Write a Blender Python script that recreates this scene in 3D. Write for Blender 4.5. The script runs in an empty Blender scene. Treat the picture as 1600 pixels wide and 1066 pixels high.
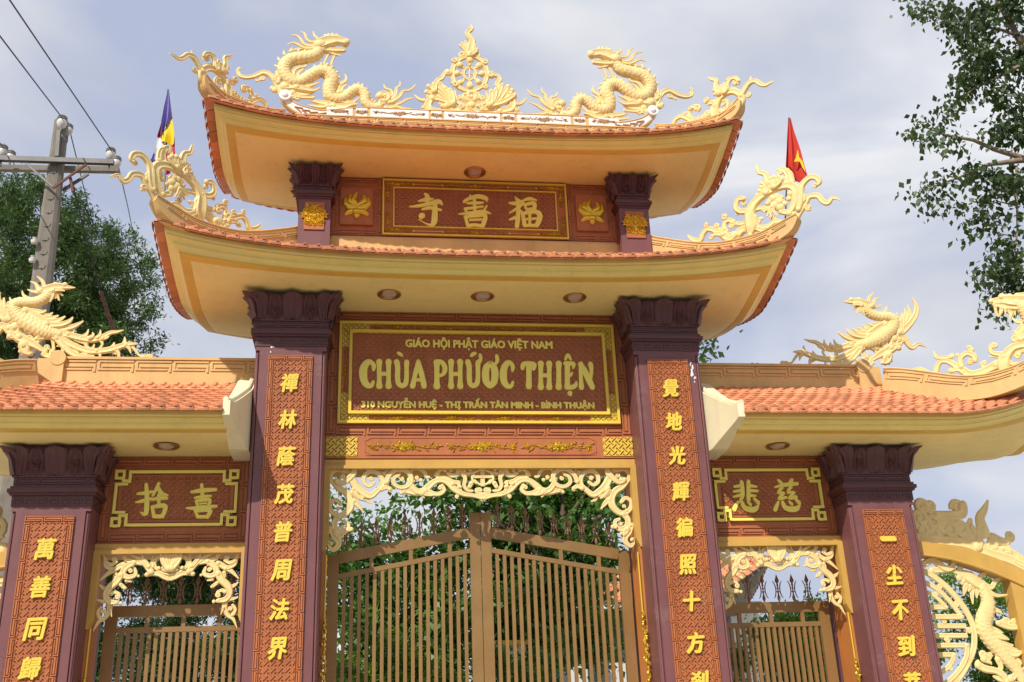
import bpy, math, random
import numpy as np
from mathutils import Vector, Matrix
random.seed(7); np.random.seed(7)
R = math.radians
scene = bpy.context.scene
col = scene.collection

# ------------------------------------------------------------------ camera
CAM = Vector((-1.424, -13.309, 1.6)); FPX = 1661.9
yw, pt, rl = R(8.036), R(21.835), R(-2.268)
fwd = Vector((math.sin(yw)*math.cos(pt), math.cos(yw)*math.cos(pt), math.sin(pt)))
rgt0 = Vector((math.cos(yw), -math.sin(yw), 0)); up0 = rgt0.cross(fwd)
rgt = rgt0*math.cos(rl)+up0*math.sin(rl); upv = -rgt0*math.sin(rl)+up0*math.cos(rl)
cd = bpy.data.cameras.new("camera"); cam = bpy.data.objects.new("camera", cd); col.objects.link(cam)
cd.sensor_width = 36; cd.lens = FPX/1600*36; cd.clip_end = 3000
mw = Matrix.Identity(4)
for i in range(3):
    mw[i][0] = rgt[i]; mw[i][1] = upv[i]; mw[i][2] = -fwd[i]; mw[i][3] = CAM[i]
cam.matrix_world = mw; scene.camera = cam

# ------------------------------------------------------------------ light
SUN_EL, SUN_AZ = R(42), R(34)          # azimuth: degrees to the left of straight behind the camera side
to_sun = Vector((-math.sin(SUN_AZ)*math.cos(SUN_EL), -math.cos(SUN_AZ)*math.cos(SUN_EL), math.sin(SUN_EL)))
ld = bpy.data.lights.new("sun", 'SUN'); ld.energy = 4.1; ld.angle = R(0.6); ld.color = (1.0, 0.95, 0.86)
sun = bpy.data.objects.new("sun", ld); col.objects.link(sun)
sun.rotation_euler = to_sun.to_track_quat('Z', 'Y').to_euler()
world = bpy.data.worlds.new("World"); scene.world = world; world.use_nodes = True
nt = world.node_tree; nt.nodes.clear()
N = nt.nodes.new; L = nt.links.new
wo = N('ShaderNodeOutputWorld'); bg = N('ShaderNodeBackground'); bg.inputs[1].default_value = 0.1
sky = N('ShaderNodeTexSky'); sky.sky_type = 'NISHITA'; sky.sun_disc = False
sky.sun_elevation = SUN_EL; sky.sun_rotation = math.atan2(to_sun.x, to_sun.y)
tc = N('ShaderNodeTexCoord'); mp = N('ShaderNodeMapping'); mp.inputs['Scale'].default_value = (1.0, 1.0, 2.6)
mp.inputs['Rotation'].default_value = (0.0, R(14), R(20))
n1 = N('ShaderNodeTexNoise'); n1.inputs['Scale'].default_value = 2.9; n1.inputs['Detail'].default_value = 5; n1.inputs['Roughness'].default_value = .5; n1.inputs['Distortion'].default_value = .4
n2 = N('ShaderNodeTexNoise'); n2.inputs['Scale'].default_value = 2.4; n2.inputs['Detail'].default_value = 4; n2.inputs['Roughness'].default_value = .45
L(tc.outputs['Generated'], mp.inputs[0]); L(mp.outputs[0], n1.inputs[0]); L(mp.outputs[0], n2.inputs[0])
r1 = N('ShaderNodeValToRGB'); r1.color_ramp.elements[0].position = .36; r1.color_ramp.elements[1].position = .60
L(n1.outputs[0], r1.inputs[0])
r2 = N('ShaderNodeValToRGB'); r2.color_ramp.elements[0].position = .34; r2.color_ramp.elements[1].position = .66
r2.color_ramp.elements[0].color = (4.9, 5.1, 5.8, 1); r2.color_ramp.elements[1].color = (8.1, 8.2, 8.5, 1)
L(n2.outputs[0], r2.inputs[0])
bl = N('ShaderNodeMix'); bl.data_type = 'RGBA'; bl.inputs[0].default_value = .84     # thin veil over the blue
L(sky.outputs[0], bl.inputs[6]); bl.inputs[7].default_value = (4.8, 5.3, 6.9, 1)
mx = N('ShaderNodeMix'); mx.data_type = 'RGBA'
L(r1.outputs[0], mx.inputs[0]); L(bl.outputs[2], mx.inputs[6]); L(r2.outputs[0], mx.inputs[7])
L(mx.outputs[2], bg.inputs[0]); L(bg.outputs[0], wo.inputs[0])
vs = scene.view_settings; vs.view_transform = 'Standard'; vs.look = 'None'; vs.exposure = 0.14; vs.gamma = 1.0
vs.use_curve_mapping = False

# ------------------------------------------------------------------ helpers
def at(x, y, Y):                                   # photo pixel -> point on the plane y = Y
    d = rgt*((x-800)/FPX)+upv*((533-y)/FPX)+fwd
    return CAM+d*((Y-CAM.y)/d.y)
def at_pl(x, y, O, U):                             # photo pixel -> point on a vertical plane through O along U
    n = U.cross(Vector((0, 0, 1))); d = rgt*((x-800)/FPX)+upv*((533-y)/FPX)+fwd
    return CAM+d*(((O-CAM).dot(n))/d.dot(n))
def lin(h):
    c = [int(h[i:i+2], 16)/255 for i in (0, 2, 4)]
    return tuple(((v+.055)/1.055)**2.4 if v > .04 else v/12.92 for v in c)
def mat(name, c, rough=.6, metal=0, var=.12, scale=3.0, bump=.15, bscale=60, grime=0, spec=.4, trans=None, wear=0):
    m = bpy.data.materials.new(name); m.use_nodes = True; t = m.node_tree; b = t.nodes['Principled BSDF']
    n = t.nodes.new; l = t.links.new
    tcn = n('ShaderNodeTexCoord'); a = n('ShaderNodeTexNoise'); a.inputs['Scale'].default_value = scale; a.inputs['Detail'].default_value = 6; a.inputs['Roughness'].default_value = .6
    l(tcn.outputs['Object'], a.inputs[0])
    rp = n('ShaderNodeValToRGB'); rp.color_ramp.elements[0].position = .3; rp.color_ramp.elements[1].position = .72
    k0 = 1-var; k1 = 1+var
    rp.color_ramp.elements[0].color = (c[0]*k0, c[1]*k0, c[2]*k0, 1); rp.color_ramp.elements[1].color = (min(1, c[0]*k1), min(1, c[1]*k1), min(1, c[2]*k1), 1)
    l(a.outputs[0], rp.inputs[0]); out = rp.outputs[0]
    if grime:
        g = n('ShaderNodeTexNoise'); g.inputs['Scale'].default_value = 1.0; g.inputs['Detail'].default_value = 8; g.inputs['Roughness'].default_value = .7
        mpp = n('ShaderNodeMapping'); mpp.inputs['Scale'].default_value = (6, 6, .7); l(tcn.outputs['Object'], mpp.inputs[0]); l(mpp.outputs[0], g.inputs[0])
        gr = n('ShaderNodeValToRGB'); gr.color_ramp.elements[0].position = .5; gr.color_ramp.elements[1].position = .75
        gr.color_ramp.elements[0].color = (1, 1, 1, 1); gr.color_ramp.elements[1].color = (1-grime, 1-grime, 1-grime*1.1, 1)
        l(g.outputs[0], gr.inputs[0]); mm = n('ShaderNodeMix'); mm.data_type = 'RGBA'; mm.blend_type = 'MULTIPLY'; mm.inputs[0].default_value = 1
        l(out, mm.inputs[6]); l(gr.outputs[0], mm.inputs[7]); out = mm.outputs[2]
    if wear:
        wn = n('ShaderNodeTexNoise'); wn.inputs['Scale'].default_value = 1.7; wn.inputs['Detail'].default_value = 12; wn.inputs['Roughness'].default_value = .78
        l(tcn.outputs['Object'], wn.inputs[0]); wr = n('ShaderNodeValToRGB'); wr.color_ramp.elements[0].position = .56; wr.color_ramp.elements[1].position = .70
        wr.color_ramp.elements[0].color = (0, 0, 0, 1); wr.color_ramp.elements[1].color = (wear, wear, wear, 1); l(wn.outputs[0], wr.inputs[0])
        wm = n('ShaderNodeMix'); wm.data_type = 'RGBA'; l(wr.outputs[0], wm.inputs[0]); l(out, wm.inputs[6]); wm.inputs[7].default_value = (c[0]*.6+.22, c[1]*.6+.19, c[2]*.6+.16, 1); out = wm.outputs[2]
    l(out, b.inputs['Base Color'])
    b.inputs['Roughness'].default_value = rough; b.inputs['Metallic'].default_value = metal; b.inputs['Specular IOR Level'].default_value = spec
    if bump:
        bn = n('ShaderNodeTexNoise'); bn.inputs['Scale'].default_value = bscale; bn.inputs['Detail'].default_value = 4
        l(tcn.outputs['Object'], bn.inputs[0]); bp = n('ShaderNodeBump'); bp.inputs['Strength'].default_value = bump; bp.inputs['Distance'].default_value = .01
        l(bn.outputs[0], bp.inputs['Height']); l(bp.outputs[0], b.inputs['Normal'])
    if trans:
        b.inputs['Transmission Weight'].default_value = trans
    return m
def leafmat(name, c1, c2, scale=1.2):
    m = mat(name, c1, rough=.45, var=.3, scale=scale, bump=0, spec=.5)
    t = m.node_tree; b = t.nodes['Principled BSDF']; rp = [q for q in t.nodes if q.type == 'VALTORGB'][0]
    rp.color_ramp.elements[0].color = (*c1, 1); rp.color_ramp.elements[1].color = (*c2, 1)
    tr = t.nodes.new('ShaderNodeBsdfTranslucent'); mxs = t.nodes.new('ShaderNodeMixShader'); mxs.inputs[0].default_value = .3
    hs = t.nodes.new('ShaderNodeHueSaturation'); hs.inputs['Value'].default_value = 1.6; hs.inputs['Saturation'].default_value = 1.1
    t.links.new(rp.outputs[0], hs.inputs['Color']); t.links.new(hs.outputs[0], tr.inputs[0])
    o = t.nodes['Material Output']; t.links.new(b.outputs[0], mxs.inputs[1]); t.links.new(tr.outputs[0], mxs.inputs[2]); t.links.new(mxs.outputs[0], o.inputs[0])
    return m
M = dict(
    cream=mat('carved cream paint', (.82, .625, .275), .55, var=.08, scale=5, bump=.25, bscale=35, grime=.12),
    pale=mat('pale cream plaster', (.80, .72, .47), .6, var=.05, bump=.1, grime=.10),
    soffit=mat('soffit yellow paint', (.84, .66, .27), .55, var=.07, scale=.9, bump=.15, bscale=9, grime=.12),
    fascia=mat('fascia yellow gloss paint', (.85, .68, .22), .3, var=.06, scale=1, bump=.12, bscale=14, grime=.1),
    ochre=mat('ochre band paint', (.70, .43, .075), .5, var=.08, bump=.1),
    tan=mat('tan ridge plaster', (.68, .43, .165), .65, var=.12, scale=2.5, bump=.3, grime=.15, wear=0.3),
    white=mat('white ridge panel', (.80, .78, .74), .5, var=.03, bump=.1),
    sepia=mat('brown painted sprigs', (.40, .22, .09), .6, var=.1),
    terra=mat('terracotta relief paint', (.44, .140, .046), .55, var=.12, scale=4, bump=.2, grime=.18, wear=0.25),
    jamb=mat('orange brown jamb paint', (.52, .19, .045), .5, var=.1, scale=2, bump=.15, grime=.15, wear=0.25),
    purple=mat('purple brown column paint', (.185, .070, .070), .42, var=.12, scale=2, bump=.12, grime=.15, wear=0.35),
    purpled=mat('dark purple capital paint', (.115, .043, .042), .5, var=.12, bump=.2),
    tile=mat('orange roof tile clay', (.67, .27, .13), .6, var=.22, scale=2.2, bump=.3, grime=.22, wear=0.3),
    gold=mat('gold yellow lettering paint', (.78, .56, .07), .45, metal=0.0, var=.08, bump=.1),
    signy=mat('pale yellow sign paint', (.93, .78, .15), .45, var=.06, bump=.1),
    gilt=mat('gilded relief', (.74, .50, .05), .28, metal=.65, var=.15, bump=.2),
    frame=mat('ochre opening frame', (.58, .34, .075), .5, var=.08, bump=.1, grime=.1, wear=0.25),
    iron=mat('bronze painted gate steel', (.30, .17, .06), .42, metal=.3, var=.1, bump=.05, grime=.12, wear=0.3),
    spear=mat('copper brown spear iron', (.26, .135, .07), .45, metal=.3, var=.15),
    brass=mat('lamp brass ring', (.40, .20, .08), .3, metal=.7, var=.1),
    glass=mat('frosted lamp glass', (.45, .40, .36), .25, var=.2, scale=20),
    conc=mat('weathered concrete', (.22, .195, .16), .9, var=.2, scale=2, bump=.4, grime=.25),
    steel=mat('galvanised steel', (.11, .105, .10), .5, metal=.5, var=.15, grime=.3),
    rust=mat('rusty iron', (.16, .07, .05), .8, var=.3),
    porc=mat('insulator porcelain', (.62, .60, .56), .2, var=.05), porcd=mat('insulator grey glaze', (.16, .17, .15), .3, var=.1),
    wire=mat('power line cable', (.03, .03, .035), .6, var=.05, bump=0),
    bark=mat('tree bark', (.12, .085, .06), .9, var=.3, scale=6, bump=.8, bscale=20),
    barkl=mat('pale fig bark', (.26, .20, .14), .85, var=.25, scale=6, bump=.5, bscale=20),
    ground=mat('forecourt concrete', (.55, .50, .41), .9, var=.12, scale=.5, bump=.3, grime=.1),
    road=mat('asphalt', (.05, .05, .052), .9, var=.2, scale=4, bump=.4),
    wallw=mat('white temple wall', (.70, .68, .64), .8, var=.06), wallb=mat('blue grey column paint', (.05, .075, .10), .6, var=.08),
    stone=mat('white statue stone', (.68, .70, .72), .6, var=.05), dark=mat('painted recess shade', (.03, .02, .015), .7),  # dark: shade put into the colour, for hall interior and bolt holes
    red=mat('red flag cloth', (.56, .035, .018), .7, var=.1, bump=.1), yellow=mat('yellow flag cloth', (.80, .58, .02), .7, var=.05, bump=.1),
    blue=mat('blue flag cloth', (.20, .17, .48), .7, var=.08, bump=.1), crimson=mat('crimson flag cloth', (.45, .02, .06), .7, var=.08),
    whitec=mat('white flag cloth', (.75, .75, .78), .7, var=.04), paint=mat('white paint drips', (.75, .73, .72), .5, var=.05),
    leaf=leafmat('feathery leaf green', (.026, .058, .015), (.09, .155, .035)),
    leafb=leafmat('broad leaf green', (.04, .09, .018), (.13, .27, .045), 1.5),
    leafc=leafmat('hedge leaf green', (.07, .15, .02), (.22, .38, .05), 2.5),
    leafd=leafmat('fig leaf green', (.022, .042, .012), (.07, .12, .026), 2),
)
def finish(ob, parent, label=None, cat=None, group=None, kind=None):
    col.objects.link(ob)
    if parent is not None: ob.parent = parent
    if label: ob['label'] = label
    if cat: ob['category'] = cat
    if group: ob['group'] = group
    if kind: ob['kind'] = kind
    return ob
def thing(name, label, cat, loc=(0, 0, 0), group=None, kind=None):
    o = bpy.data.objects.new(name, None); o.location = loc; o.empty_display_size = .2
    return finish(o, None, label, cat, group, kind)
class MB:
    def __init__(s): s.v = []; s.f = []
    def add(s, v, f):
        k = len(s.v); s.v += [tuple(p) for p in v]; s.f += [tuple(i+k for i in q) for q in f]
    def box(s, a, b):
        x0, y0, z0 = a; x1, y1, z1 = b
        s.add([(x0, y0, z0), (x1, y0, z0), (x1, y1, z0), (x0, y1, z0), (x0, y0, z1), (x1, y0, z1), (x1, y1, z1), (x0, y1, z1)],
              [(0, 3, 2, 1), (4, 5, 6, 7), (0, 1, 5, 4), (1, 2, 6, 5), (2, 3, 7, 6), (3, 0, 4, 7)])
    def hexa(s, p):       # 8 points: 4 back, 4 front
        s.add(p, [(0, 3, 2, 1), (4, 5, 6, 7), (0, 1, 5, 4), (1, 2, 6, 5), (2, 3, 7, 6), (3, 0, 4, 7)])
    def fbox(s, fn, u0, u1, v0, v1, n0, n1):   # box through a mapping fn(u, v, n), back face open
        p = [fn(u0, v0, n0), fn(u1, v0, n0), fn(u1, v1, n0), fn(u0, v1, n0), fn(u0, v0, n1), fn(u1, v0, n1), fn(u1, v1, n1), fn(u0, v1, n1)]
        s.add(p, [(4, 5, 6, 7), (0, 1, 5, 4), (1, 2, 6, 5), (2, 3, 7, 6), (3, 0, 4, 7)])
    def tube(s, P, r, nrm=None, flat=1.0, seg=8, groove=0.0, cap=True):
        n = len(P); rings = []
        if not hasattr(r, '__len__'): r = [r]*n
        for i in range(n):
            t = (P[min(i+1, n-1)]-P[max(i-1, 0)])
            t = t.normalized() if t.length > 1e-9 else Vector((0, 0, 1))
            if nrm is None:
                a = Vector((0, 0, 1)) if abs(t.z) < .9 else Vector((0, 1, 0)); b = t.cross(a).normalized(); c = b.cross(t)
            else:
                c = nrm; b = t.cross(c); b = b.normalized() if b.length > 1e-6 else Vector((1, 0, 0))
            ring = []
            for k in range(seg):
                th = 2*math.pi*k/seg; rr = r[i]
                d = math.sin(th); w = math.cos(th)
                dep = d*flat
                if groove and d > .2: dep -= groove*flat*(1 if abs(w) < .55 and abs(w) > .12 else 0)
                ring.append(P[i]+b*(rr*w)+c*(rr*dep))
            rings.append(ring)
        v = [p for q in rings for p in q]; f = []
        for i in range(n-1):
            for k in range(seg):
                a = i*seg+k; b_ = i*seg+(k+1) % seg; f.append((a, b_, b_+seg, a+seg))
        if cap: f.append(tuple(range(seg))[::-1]); f.append(tuple(range((n-1)*seg, n*seg)))
        s.add(v, f)
    def ball(s, c, rx, ry, rz, U=Vector((1, 0, 0)), seg=10, rg=6):
        Nn = U.cross(Vector((0, 0, 1))); Z = Vector((0, 0, 1)); v = []; f = []
        for j in range(rg+1):
            ph = math.pi*j/rg
            for k in range(seg):
                th = 2*math.pi*k/seg
                v.append(c+U*(rx*math.sin(ph)*math.cos(th))+Nn*(ry*math.sin(ph)*math.sin(th))+Z*(rz*math.cos(ph)))
        for j in range(rg):
            for k in range(seg):
                a = j*seg+k; b = j*seg+(k+1) % seg; f.append((a, b, b+seg, a+seg))
        s.add(v, f)
    def lathe(s, c, prof, seg=24):
        v = []; f = []
        for (r_, z) in prof:
            for k in range(seg):
                th = 2*math.pi*k/seg; v.append((c[0]+r_*math.cos(th), c[1]+r_*math.sin(th), c[2]+z))
        for j in range(len(prof)-1):
            for k in range(seg):
                a = j*seg+k; b = j*seg+(k+1) % seg; f.append((a, b, b+seg, a+seg))
        s.add(v, f)
    def mesh(s, name, m, smooth=None):
        me = bpy.data.meshes.new(name); me.from_pydata(s.v, [], s.f); me.materials.append(m); me.validate()
        if smooth is not None:
            me.shade_smooth()
            me.set_sharp_from_angle(angle=R(smooth))
        return me
    def build(s, name, m, parent=None, smooth=None, **kw):
        me = s.mesh(name, m, smooth)
        import bmesh
        bm = bmesh.new(); bm.from_mesh(me); bmesh.ops.recalc_face_normals(bm, faces=bm.faces); bm.to_mesh(me); bm.free()
        return finish(bpy.data.objects.new(name, me), parent, **kw)
def smooth_path(pts, sub=4):            # Catmull-Rom through (x, y, r)
    if len(pts) < 3: 
        a, b = pts; return [tuple(a[k]+(b[k]-a[k])*i/sub for k in range(3)) for i in range(sub+1)]
    P = [pts[0]]+list(pts)+[pts[-1]]; out = []
    for i in range(1, len(P)-2):
        for j in range(sub):
            t = j/sub; o = []
            for k in range(3):
                p0, p1, p2, p3 = P[i-1][k], P[i][k], P[i+1][k], P[i+2][k]
                o.append(.5*((2*p1)+(-p0+p2)*t+(2*p0-5*p1+4*p2-p3)*t*t+(-p0+3*p1-3*p2+p3)*t**3))
            out.append(tuple(o))
    out.append(tuple(pts[-1])); return out
class Sculpt:
    """Carved strokes read off the photo (zoom coordinates) and laid on a vertical plane of the place, with real thickness."""
    def __init__(s, x0, y0, k, O, U, txt, flat=.75, mir=1, sx=None, depth=1.0, rk=1.0):
        s.rk = rk
        s.x0, s.y0, s.k, s.O, s.U, s.flat, s.mir, s.sx, s.depth = x0, y0, k, Vector(O), Vector(U), flat, mir, sx, depth
        s.N = s.U.cross(Vector((0, 0, 1))); s.parts = {}; s.cur = 'scrollwork'; s.n = 0
        for ln in txt.strip().splitlines():
            ln = ln.strip()
            if not ln: continue
            if ln[0] == '#': s.cur = ln[1:].strip(); continue
            c, a = ln[0], [float(q) for q in ln[1:].split()]
            for q in ([a] if not (s.sx and c in 'bofSvx') else [a, s.flip(c, a)]): s.emit(c, q)
    def flip(s, c, a):
        a = list(a); 
        for i in range(0, len(a), 3): a[i] = 2*s.sx-a[i]
        return a
    def P(s, x, y):
        return at_pl(s.x0+x/s.k, s.y0+y/s.k, s.O, s.U)
    def rad(s, x, y, r):
        return s.rk*r*(s.P(x, y-1)-s.P(x, y+1)).length/2
    def mb(s): return s.parts.setdefault(s.cur, MB())
    def emit(s, c, a):
        s.n += 1; off = ((s.n*37) % 7-3)*.004
        pts = [tuple(a[i:i+3]) for i in range(0, len(a), 3)]
        if c == 'o':
            for q, (x, y, r) in enumerate(pts):
                w = s.rad(x, y, r)
                if w < .03 or s.cur in ('head', 'wing', 'pearl_flower', 'body', 'heart'):
                    s.mb().ball(s.P(x, y)+s.N*off, w*.95, w*s.flat*.8*s.depth, w*.95, s.U); continue
                a0 = (x*7+y*3) % 6.28; sg_ = 1 if int(x+y) % 2 else -1; c0 = s.P(x, y)+s.N*off; Z = Vector((0, 0, 1)); n_ = 15
                th = [a0+sg_*i_/(n_-1)*8.2 for i_ in range(n_)]; rr = [w*(.74-.52*i_/(n_-1)) for i_ in range(n_)]
                s.mb().tube([c0+s.U*(math.cos(t)*k)+Z*(math.sin(t)*k)+s.N*(.25*w*i_/n_*s.flat) for i_, (t, k) in enumerate(zip(th, rr))], [w*(.30-.08*i_/n_) for i_ in range(n_)], s.N, min(1.1, s.flat*1.5)*s.depth, 8)
                s.mb().ball(c0, w*.72, w*.3*s.flat, w*.72, s.U, 10, 5)
        elif c == 'f':                         # fan: base then tips
            b = pts[0]
            for tp in pts[1:]:
                mxp = ((b[0]+tp[0])/2+(b[1]-tp[1])*.08, (b[1]+tp[1])/2-(b[0]-tp[0])*.08, (b[2]+tp[2])/2*1.05)
                s.stroke([b, mxp, tp], off, True); off += .006
        elif c == 'x': s.stroke(pts, off, True, sm=False)
        elif c in 'bS': s.stroke(pts, off, True, scales=(c == 'S'))
        elif c == 'v':                         # dorsal spikes along a path, third value = spike size
            pp = smooth_path(pts, 4)
            for i in range(1, len(pp)-1, 2):
                tx, ty = pp[i+1][0]-pp[i-1][0], pp[i+1][1]-pp[i-1][1]; q = math.hypot(tx, ty) or 1
                nx, ny = ty/q, -tx/q; z = abs(pp[i][2]); sg = 1 if pp[i][2] > 0 else -1
                s.stroke([(pp[i][0], pp[i][1], z*.42), (pp[i][0]+sg*nx*z*.6-tx/q*z*.2, pp[i][1]+sg*ny*z*.6-ty/q*z*.2, z*.3), (pp[i][0]+sg*nx*z*1.15-tx/q*z*.75, pp[i][1]+sg*ny*z*1.15-ty/q*z*.75, z*.06)], off, False)
    def stroke(s, pts, off, groove, scales=False, sm=True):
        pp = smooth_path(pts, 10 if scales else 4) if sm else list(pts)
        P = [s.P(x, y)+s.N*(off*s.depth) for x, y, r in pp]; r = [max(.003, s.rad(x, y, rr)) for x, y, rr in pp]
        if scales:
            step = .45*sum(r)/len(r)/2.2; Q = [P[0]]; rq = [r[0]]; acc = 0
            for i in range(1, len(P)):
                d = (P[i]-P[i-1]).length; nn = max(1, int(round(d/step)))
                for j in range(1, nn+1): Q.append(P[i-1].lerp(P[i], j/nn)); rq.append(r[i-1]+(r[i]-r[i-1])*j/nn)
            out = MB(); seg = 32; out.tube(Q, rq, s.N, s.flat*s.depth, seg)
            for i in range(len(Q)):
                for k in range(seg):
                    col_ = k//4; w_ = math.sin(math.pi*((k % 4)+.5)/4)
                    ph = ((i+.0)/4+(.5 if col_ % 2 else 0)-.35*w_) % 1
                    v = Vector(out.v[i*seg+k]); d = v-Q[i]
                    out.v[i*seg+k] = tuple(Q[i]+d*(1.06-.19*ph))
            s.mb().add(out.v, out.f)
        else:
            s.mb().tube(P, r, s.N, s.flat*s.depth, 14, .42 if groove and max(r) > .018 else 0)
        if r[-1] > .012:
            s.mb().ball(P[-1], r[-1], r[-1]*s.flat*s.depth, r[-1], s.U, 8, 5)
        if r[0] > .012:
            s.mb().ball(P[0], r[0], r[0]*s.flat*s.depth, r[0], s.U, 8, 5)
    def build(s, root, m, mirror=0):       # mirror=1: reflected about X = 0
        for nm, b in s.parts.items():
            q = MB(); q.f = list(b.f); q.v = [(-x if mirror else x, y, z) for x, y, z in b.v]
            me_ = q.build(nm, m, root, 42, kind='stuff' if nm in ('dorsal_fins',) else None)
            me_.location = -Vector(root.location) if root is not None and root.type == 'EMPTY' else (0, 0, 0)
def merge(dst, src):
    for nm, b in src.parts.items():
        q = dst.parts.setdefault(nm, MB()); q.add(b.v, b.f)

# ------------------------------------------------------------------ ground
g = MB(); g.box((-400, -6.2, -.3), (400, 600, 0.0)); g.build('ground', M['ground'], kind='structure')
g = MB(); g.box((-400, -60, -.6), (400, -6.2, -.13)); g.build('road', M['road'], kind='structure')
g = MB(); g.box((-400, -6.5, -.5), (400, -6.2, .012)); g.build('kerb', M['conc'], kind='structure')

# ------------------------------------------------------------------ relief patterns
LB = ["#################.", "#.................", "#.###############.", "#.###############.", "#...............#.", "###############.#.", "................#."]
GK = ["........", ".######.", ".#....#.", ".#.##.#.", ".#.####.", "........"]
def bitmap(mb, fn, u0, u1, v0, v1, pat, cell, h, n0=0.0):
    rows = len(pat); ncol = max(1, int(round((u1-u0)/cell))); cw = (u1-u0)/ncol; rh = (v1-v0)/rows
    for j in range(rows):
        row = pat[rows-1-j]; i = 0
        while i < ncol:
            if row[i % len(row)] != '#': i += 1; continue
            k = i
            while k < ncol and row[k % len(row)] == '#' and k-i < 8: k += 1
            mb.fbox(fn, u0+i*cw, u0+k*cw, v0+j*rh, v0+(j+1)*rh, n0, n0+h); i = k
def plane_fn(O, U, V, Nn):
    O, U, V, Nn = map(Vector, (O, U, V, Nn))
    return lambda u, v, n: O+U*u+V*v+Nn*n
def sayagata(mb, fn, u0, u1, v0, v1, unit=.0265, h=.009, n0=0.0):
    unit *= .54; h = .014
    c = math.cos(math.pi/4); s4 = 4
    cu, cv = (u0+u1)/2, (v0+v1)/2; Rr = (abs(u1-u0)+abs(v1-v0))/2/unit/1.0+8
    nr = int(Rr/s4)+1
    def seg(a0, b0, a1, b1, hh):
        w = .43
        lo = (min(a0, a1)-w, min(b0, b1)-w); hi = (max(a0, a1)+w, max(b0, b1)+w)
        q = []
        for a, b in ((lo[0], lo[1]), (hi[0], lo[1]), (hi[0], hi[1]), (lo[0], hi[1])):
            q.append((cu+(a*c-b*c)*unit, cv+(a*c+b*c)*unit))
        q = [(min(max(x, u0), u1), min(max(y, v0), v1)) for x, y in q]
        ar = abs(sum(q[i][0]*q[(i+1) % 4][1]-q[(i+1) % 4][0]*q[i][1] for i in range(4)))/2
        if ar < unit*unit*.15: return
        p = [fn(x, y, n0) for x, y in q]+[fn(x, y, n0+hh) for x, y in q]
        mb.add(p, [(4, 5, 6, 7), (0, 1, 5, 4), (1, 2, 6, 5), (2, 3, 7, 6), (3, 0, 4, 7)])
    for i in range(-nr, nr+1):
        for j in range(-nr, nr+1):
            a, b = i*s4, j*s4
            x, y = (a*c-b*c)*unit, (a*c+b*c)*unit
            if abs(x) > (u1-u0)/2+s4*unit or abs(y) > (v1-v0)/2+s4*unit: continue
            seg(a-1, b, a+1, b, h); seg(a, b-1, a, b+1, h*.9)
            if (i+j) % 2 == 0:
                seg(a+1, b, a+1, b+4, h*.85); seg(a-1, b, a-1, b-4, h*.85); seg(a, b+1, a-4, b+1, h*1.05); seg(a, b-1, a+4, b-1, h*1.05)
def floral(mb, fn, u0, u1, v, hgt, dens=1.0, vert=False):
    """Gilded flower spray: blossoms in the middle, leaves and buds out to the ends."""
    Ln = u1-u0
    def q(u, w, n): return fn(v+w, u, n) if vert else fn(u, v+w, n)
    def leaf(cu, cw, an, ln, wd):
        dx, dy = math.cos(an), math.sin(an)
        p = [q(cu, cw, .004), q(cu+dx*ln*.5-dy*wd, cw+dy*ln*.5+dx*wd, .006), q(cu+dx*ln, cw+dy*ln, .004), q(cu+dx*ln*.5+dy*wd, cw+dy*ln*.5-dx*wd, .006), q(cu+dx*ln*.5, cw+dy*ln*.5, .022)]
        mb.add(p, [(0, 1, 4), (1, 2, 4), (2, 3, 4), (3, 0, 4)])
    def blossom(cu, cw, r):
        for k in range(7): leaf(cu, cw, k*.9+.2, r, r*.28)
        c0 = q(cu, cw, .018); mb.ball(c0, r*.33, r*.33, r*.33, seg=6, rg=4)
    m_ = (u0+u1)/2
    for k in range(3): blossom(m_+(k-1)*hgt*.55, random.uniform(-.12, .12)*hgt, hgt*(.48 if k == 1 else .36))
    nst = max(6, int(Ln/hgt*5*dens))
    for k in range(nst):
        u = u0+Ln*(k+.5)/nst; w = .18*hgt*math.sin(k*1.3); an = (0 if u > m_ else math.pi)+random.uniform(-1.1, 1.1)
        leaf(u, w, an, hgt*random.uniform(.3, .5), hgt*.07)
    for e in (u0+hgt*.2, u1-hgt*.2): blossom(e, 0, hgt*.26)
    pts = [q(u0+Ln*i/12, .12*hgt*math.sin(i*1.1), .006) for i in range(13)]
    mb.tube(pts, hgt*.03, seg=4)

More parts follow.
